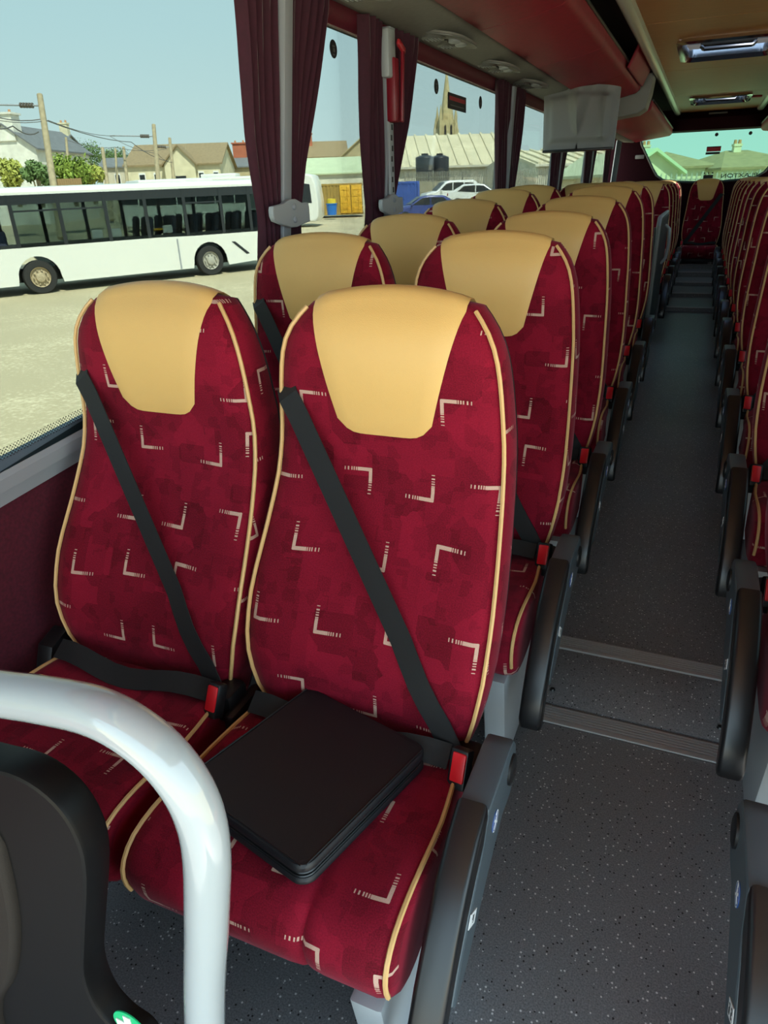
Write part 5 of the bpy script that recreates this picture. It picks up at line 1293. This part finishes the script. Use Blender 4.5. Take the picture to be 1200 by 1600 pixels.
# ---- poles and wires
PWOOD = mat('weathered_pole', (0.36, 0.30, 0.19), 0.9, noise_s=5, noise_a=0.2); INS = mat('insulator', (0.10, 0.08, 0.06), 0.4); WIRE = mat('wire', (0.12, 0.12, 0.12), 0.6)
def pole(pb, pt_, d, rad, label, arm=None):
    a = W(*pb, d); t = W(*pt_, d); a = a+(a-t).normalized()*3.0
    r = empty('utility_pole', a); tag(r, label, 'pole', 'poles and masts by the railway')
    b = MB(); b.tube([Vector((0, 0, 0)), (t-a)*0.5, t-a], rad*1.15, 10, r2=rad*0.85); b.build('shaft', PWOOD, r)
    if arm:
        q0, q1 = W(*arm[0], d)-a, W(*arm[1], d)-a
        b = MB(); b.tube([q0, q1], rad*0.28, 6); am = b.build('cross_arm', MGREY, r)
        e_ = q1+(q0-q1).normalized()*0.35; f_ = q1+(q0-q1).normalized()*1.0
        b = MB()
        for k in range(5):
            c = e_.lerp(f_, k/4); dr = (f_-e_).normalized(); b.tube([c-dr*0.045, c+dr*0.045], rad*0.75, 10)
        b.build('insulator', INS, am)
pole((84, 292), (62, 148), 40, 0.19, 'leaning timber mast with a cross arm at the far left', ((-40, 163), (60, 165)))
pole((247, 278), (240, 195), 62, 0.20, 'timber mast with cross arm in front of the brown roofed hall', ((172, 212), (238, 213)))
pole((271, 276), (265, 216), 66, 0.17, 'shorter timber mast right of the cross-armed one at the hall', ((245, 229), (264, 230)))
pole((168, 290), (160, 231), 60, 0.17, 'timber mast left of the brown roofed hall', None)
pole((184, 292), (180, 232), 58, 0.10, 'thin grey mast beside the pale shed', None)
pole((199, 285), (193, 230), 64, 0.15, 'timber mast standing in front of the hall gable', None)
pole((107, 258), (103, 215), 60, 0.12, 'short mast beside the narrow cream house wing', None)
pole((125, 252), (122, 233), 70, 0.14, 'stubby mast above the roadside bushes', None)
pole((290, 250), (290, 226), 71, 0.05, 'thin aerial pole on the hall gable bay', None)
def wire(pts, label, rad=0.022):
    P = [W(x, y, dd) for x, y, dd in pts]; o_ = P[0].copy(); b = MB(); path_ = []
    for k in range(len(P)-1):
        for q in range(6):
            t = q/6; v = P[k].lerp(P[k+1], t); v.z -= 4*t*(1-t)*0.25; path_.append(v-o_)
    path_.append(P[-1]-o_); b.tube(path_, rad, 5); w = b.build('overhead_wire', WIRE); w.location = o_; tag(w, label, 'wire', 'overhead wires')
wire([(-40, 172, 38), (66, 186, 40), (205, 222, 62), (262, 252, 66)], 'upper overhead wire crossing the leaning mast', 0.03)
wire([(-40, 178, 38), (75, 188, 40), (180, 212, 62)], 'second overhead wire just below the upper one')
wire([(-40, 188, 36), (20, 197, 38), (60, 206, 40)], 'overhead wire running to the dark insulator on the leaning mast', 0.035)
wire([(106, 219, 60), (180, 230, 62), (262, 232, 66)], 'low overhead wire behind the masts')
wire([(172, 213, 62), (246, 240, 62), (270, 253, 66)], 'overhead wire dropping from the cross arm to the hall')

# ---- trees and bushes
LEAF = [mat('leaf_mid', (0.24, 0.33, 0.05), 0.7, noise_s=2, noise_a=0.3), mat('leaf_yellow', (0.38, 0.40, 0.08), 0.7, noise_s=2, noise_a=0.3), mat('leaf_dark', (0.12, 0.20, 0.06), 0.7, noise_s=2, noise_a=0.3)]
def bush(px, py_b, py_t, wpx, d, mi, label, seed, nleaf=2600):
    rnd = random.Random(seed); p = W(px, py_b, d); H = W(px, py_t, d).z-p.z; R_ = wpx*d/F_PX/2
    r = empty('bush', p); tag(r, label, 'bush', 'bushes behind the bus')
    lobes = [(rnd.uniform(-0.55, 0.55)*R_, rnd.uniform(-0.4, 0.4)*R_, H*rnd.uniform(0.25, 0.78), R_*rnd.uniform(0.32, 0.52)) for _ in range(9)]
    b = MB(); vs = []; fs = []
    for k in range(nleaf):
        cx, cy, cz, rr_ = rnd.choice(lobes); v = Vector((rnd.gauss(0, 1), rnd.gauss(0, 1), rnd.gauss(0, 1))).normalized()*rr_*rnd.uniform(0.45, 1.22)
        c = Vector((cx, cy, cz))+v
        if c.z < 0: c.z = abs(c.z)*0.5
        s_ = rnd.uniform(0.10, 0.2); e1 = Vector((rnd.gauss(0, 1), rnd.gauss(0, 1), rnd.gauss(0, 1))).normalized(); e2 = e1.cross(v.normalized()+Vector((0.01, 0, 0))).normalized()
        n0 = len(vs); vs += [c-e1*s_, c-e2*s_*0.5, c+e1*s_, c+e2*s_*0.5]; fs.append((n0, n0+1, n0+2, n0+3))
    b.bm.free(); me = bpy.data.meshes.new('foliage'); me.from_pydata([tuple(v) for v in vs], [], fs); me.materials.append(LEAF[mi]); o = bpy.data.objects.new('foliage', me); link(o); o.parent = r; o['kind'] = 'stuff'
    b = MB()
    for cx, cy, cz, rr_ in lobes[:6]: b.tube([Vector((cx*0.15, cy*0.15, -1.0)), Vector((cx*0.4, cy*0.4, cz*0.5)), Vector((cx, cy, cz))], 0.08, 6, r2=0.02)
    b.build('stem', PWOOD, r)
bush(28, 298, 248, 58, 46, 1, 'yellow-green bush in front of the white gable house', 1)
bush(62, 298, 244, 42, 45, 2, 'dark green conifer-like bush by the leaning mast', 2)
bush(116, 298, 246, 76, 48, 0, 'bright green bush right of the leaning mast', 3)
bush(146, 296, 256, 44, 50, 1, 'light green bush left of the masts', 4)
bush(138, 262, 230, 70, 110, 2, 'distant dark tree rising behind the bushes', 5, 3000)
bush(182, 262, 238, 60, 120, 2, 'distant tree line behind the pale shed', 6, 3000)
# low timber fence panel behind the bus
p = W(88, 296, 42); b = MB(); r = empty('timber_fence', p, RIGHT_YAW); tag(r, 'low brown timber fence at the foot of the leaning mast', 'fence')
for k in range(12):
    b = MB(); b.box((0.12+k*0.13, 0, 0.25), (0.12, 0.03, 0.62+0.02*(k % 2))); b.build('plank', mat('fence_timber', (0.32, 0.21, 0.10), 0.9) if k == 0 else bpy.data.materials['fence_timber'], r, smooth=False)
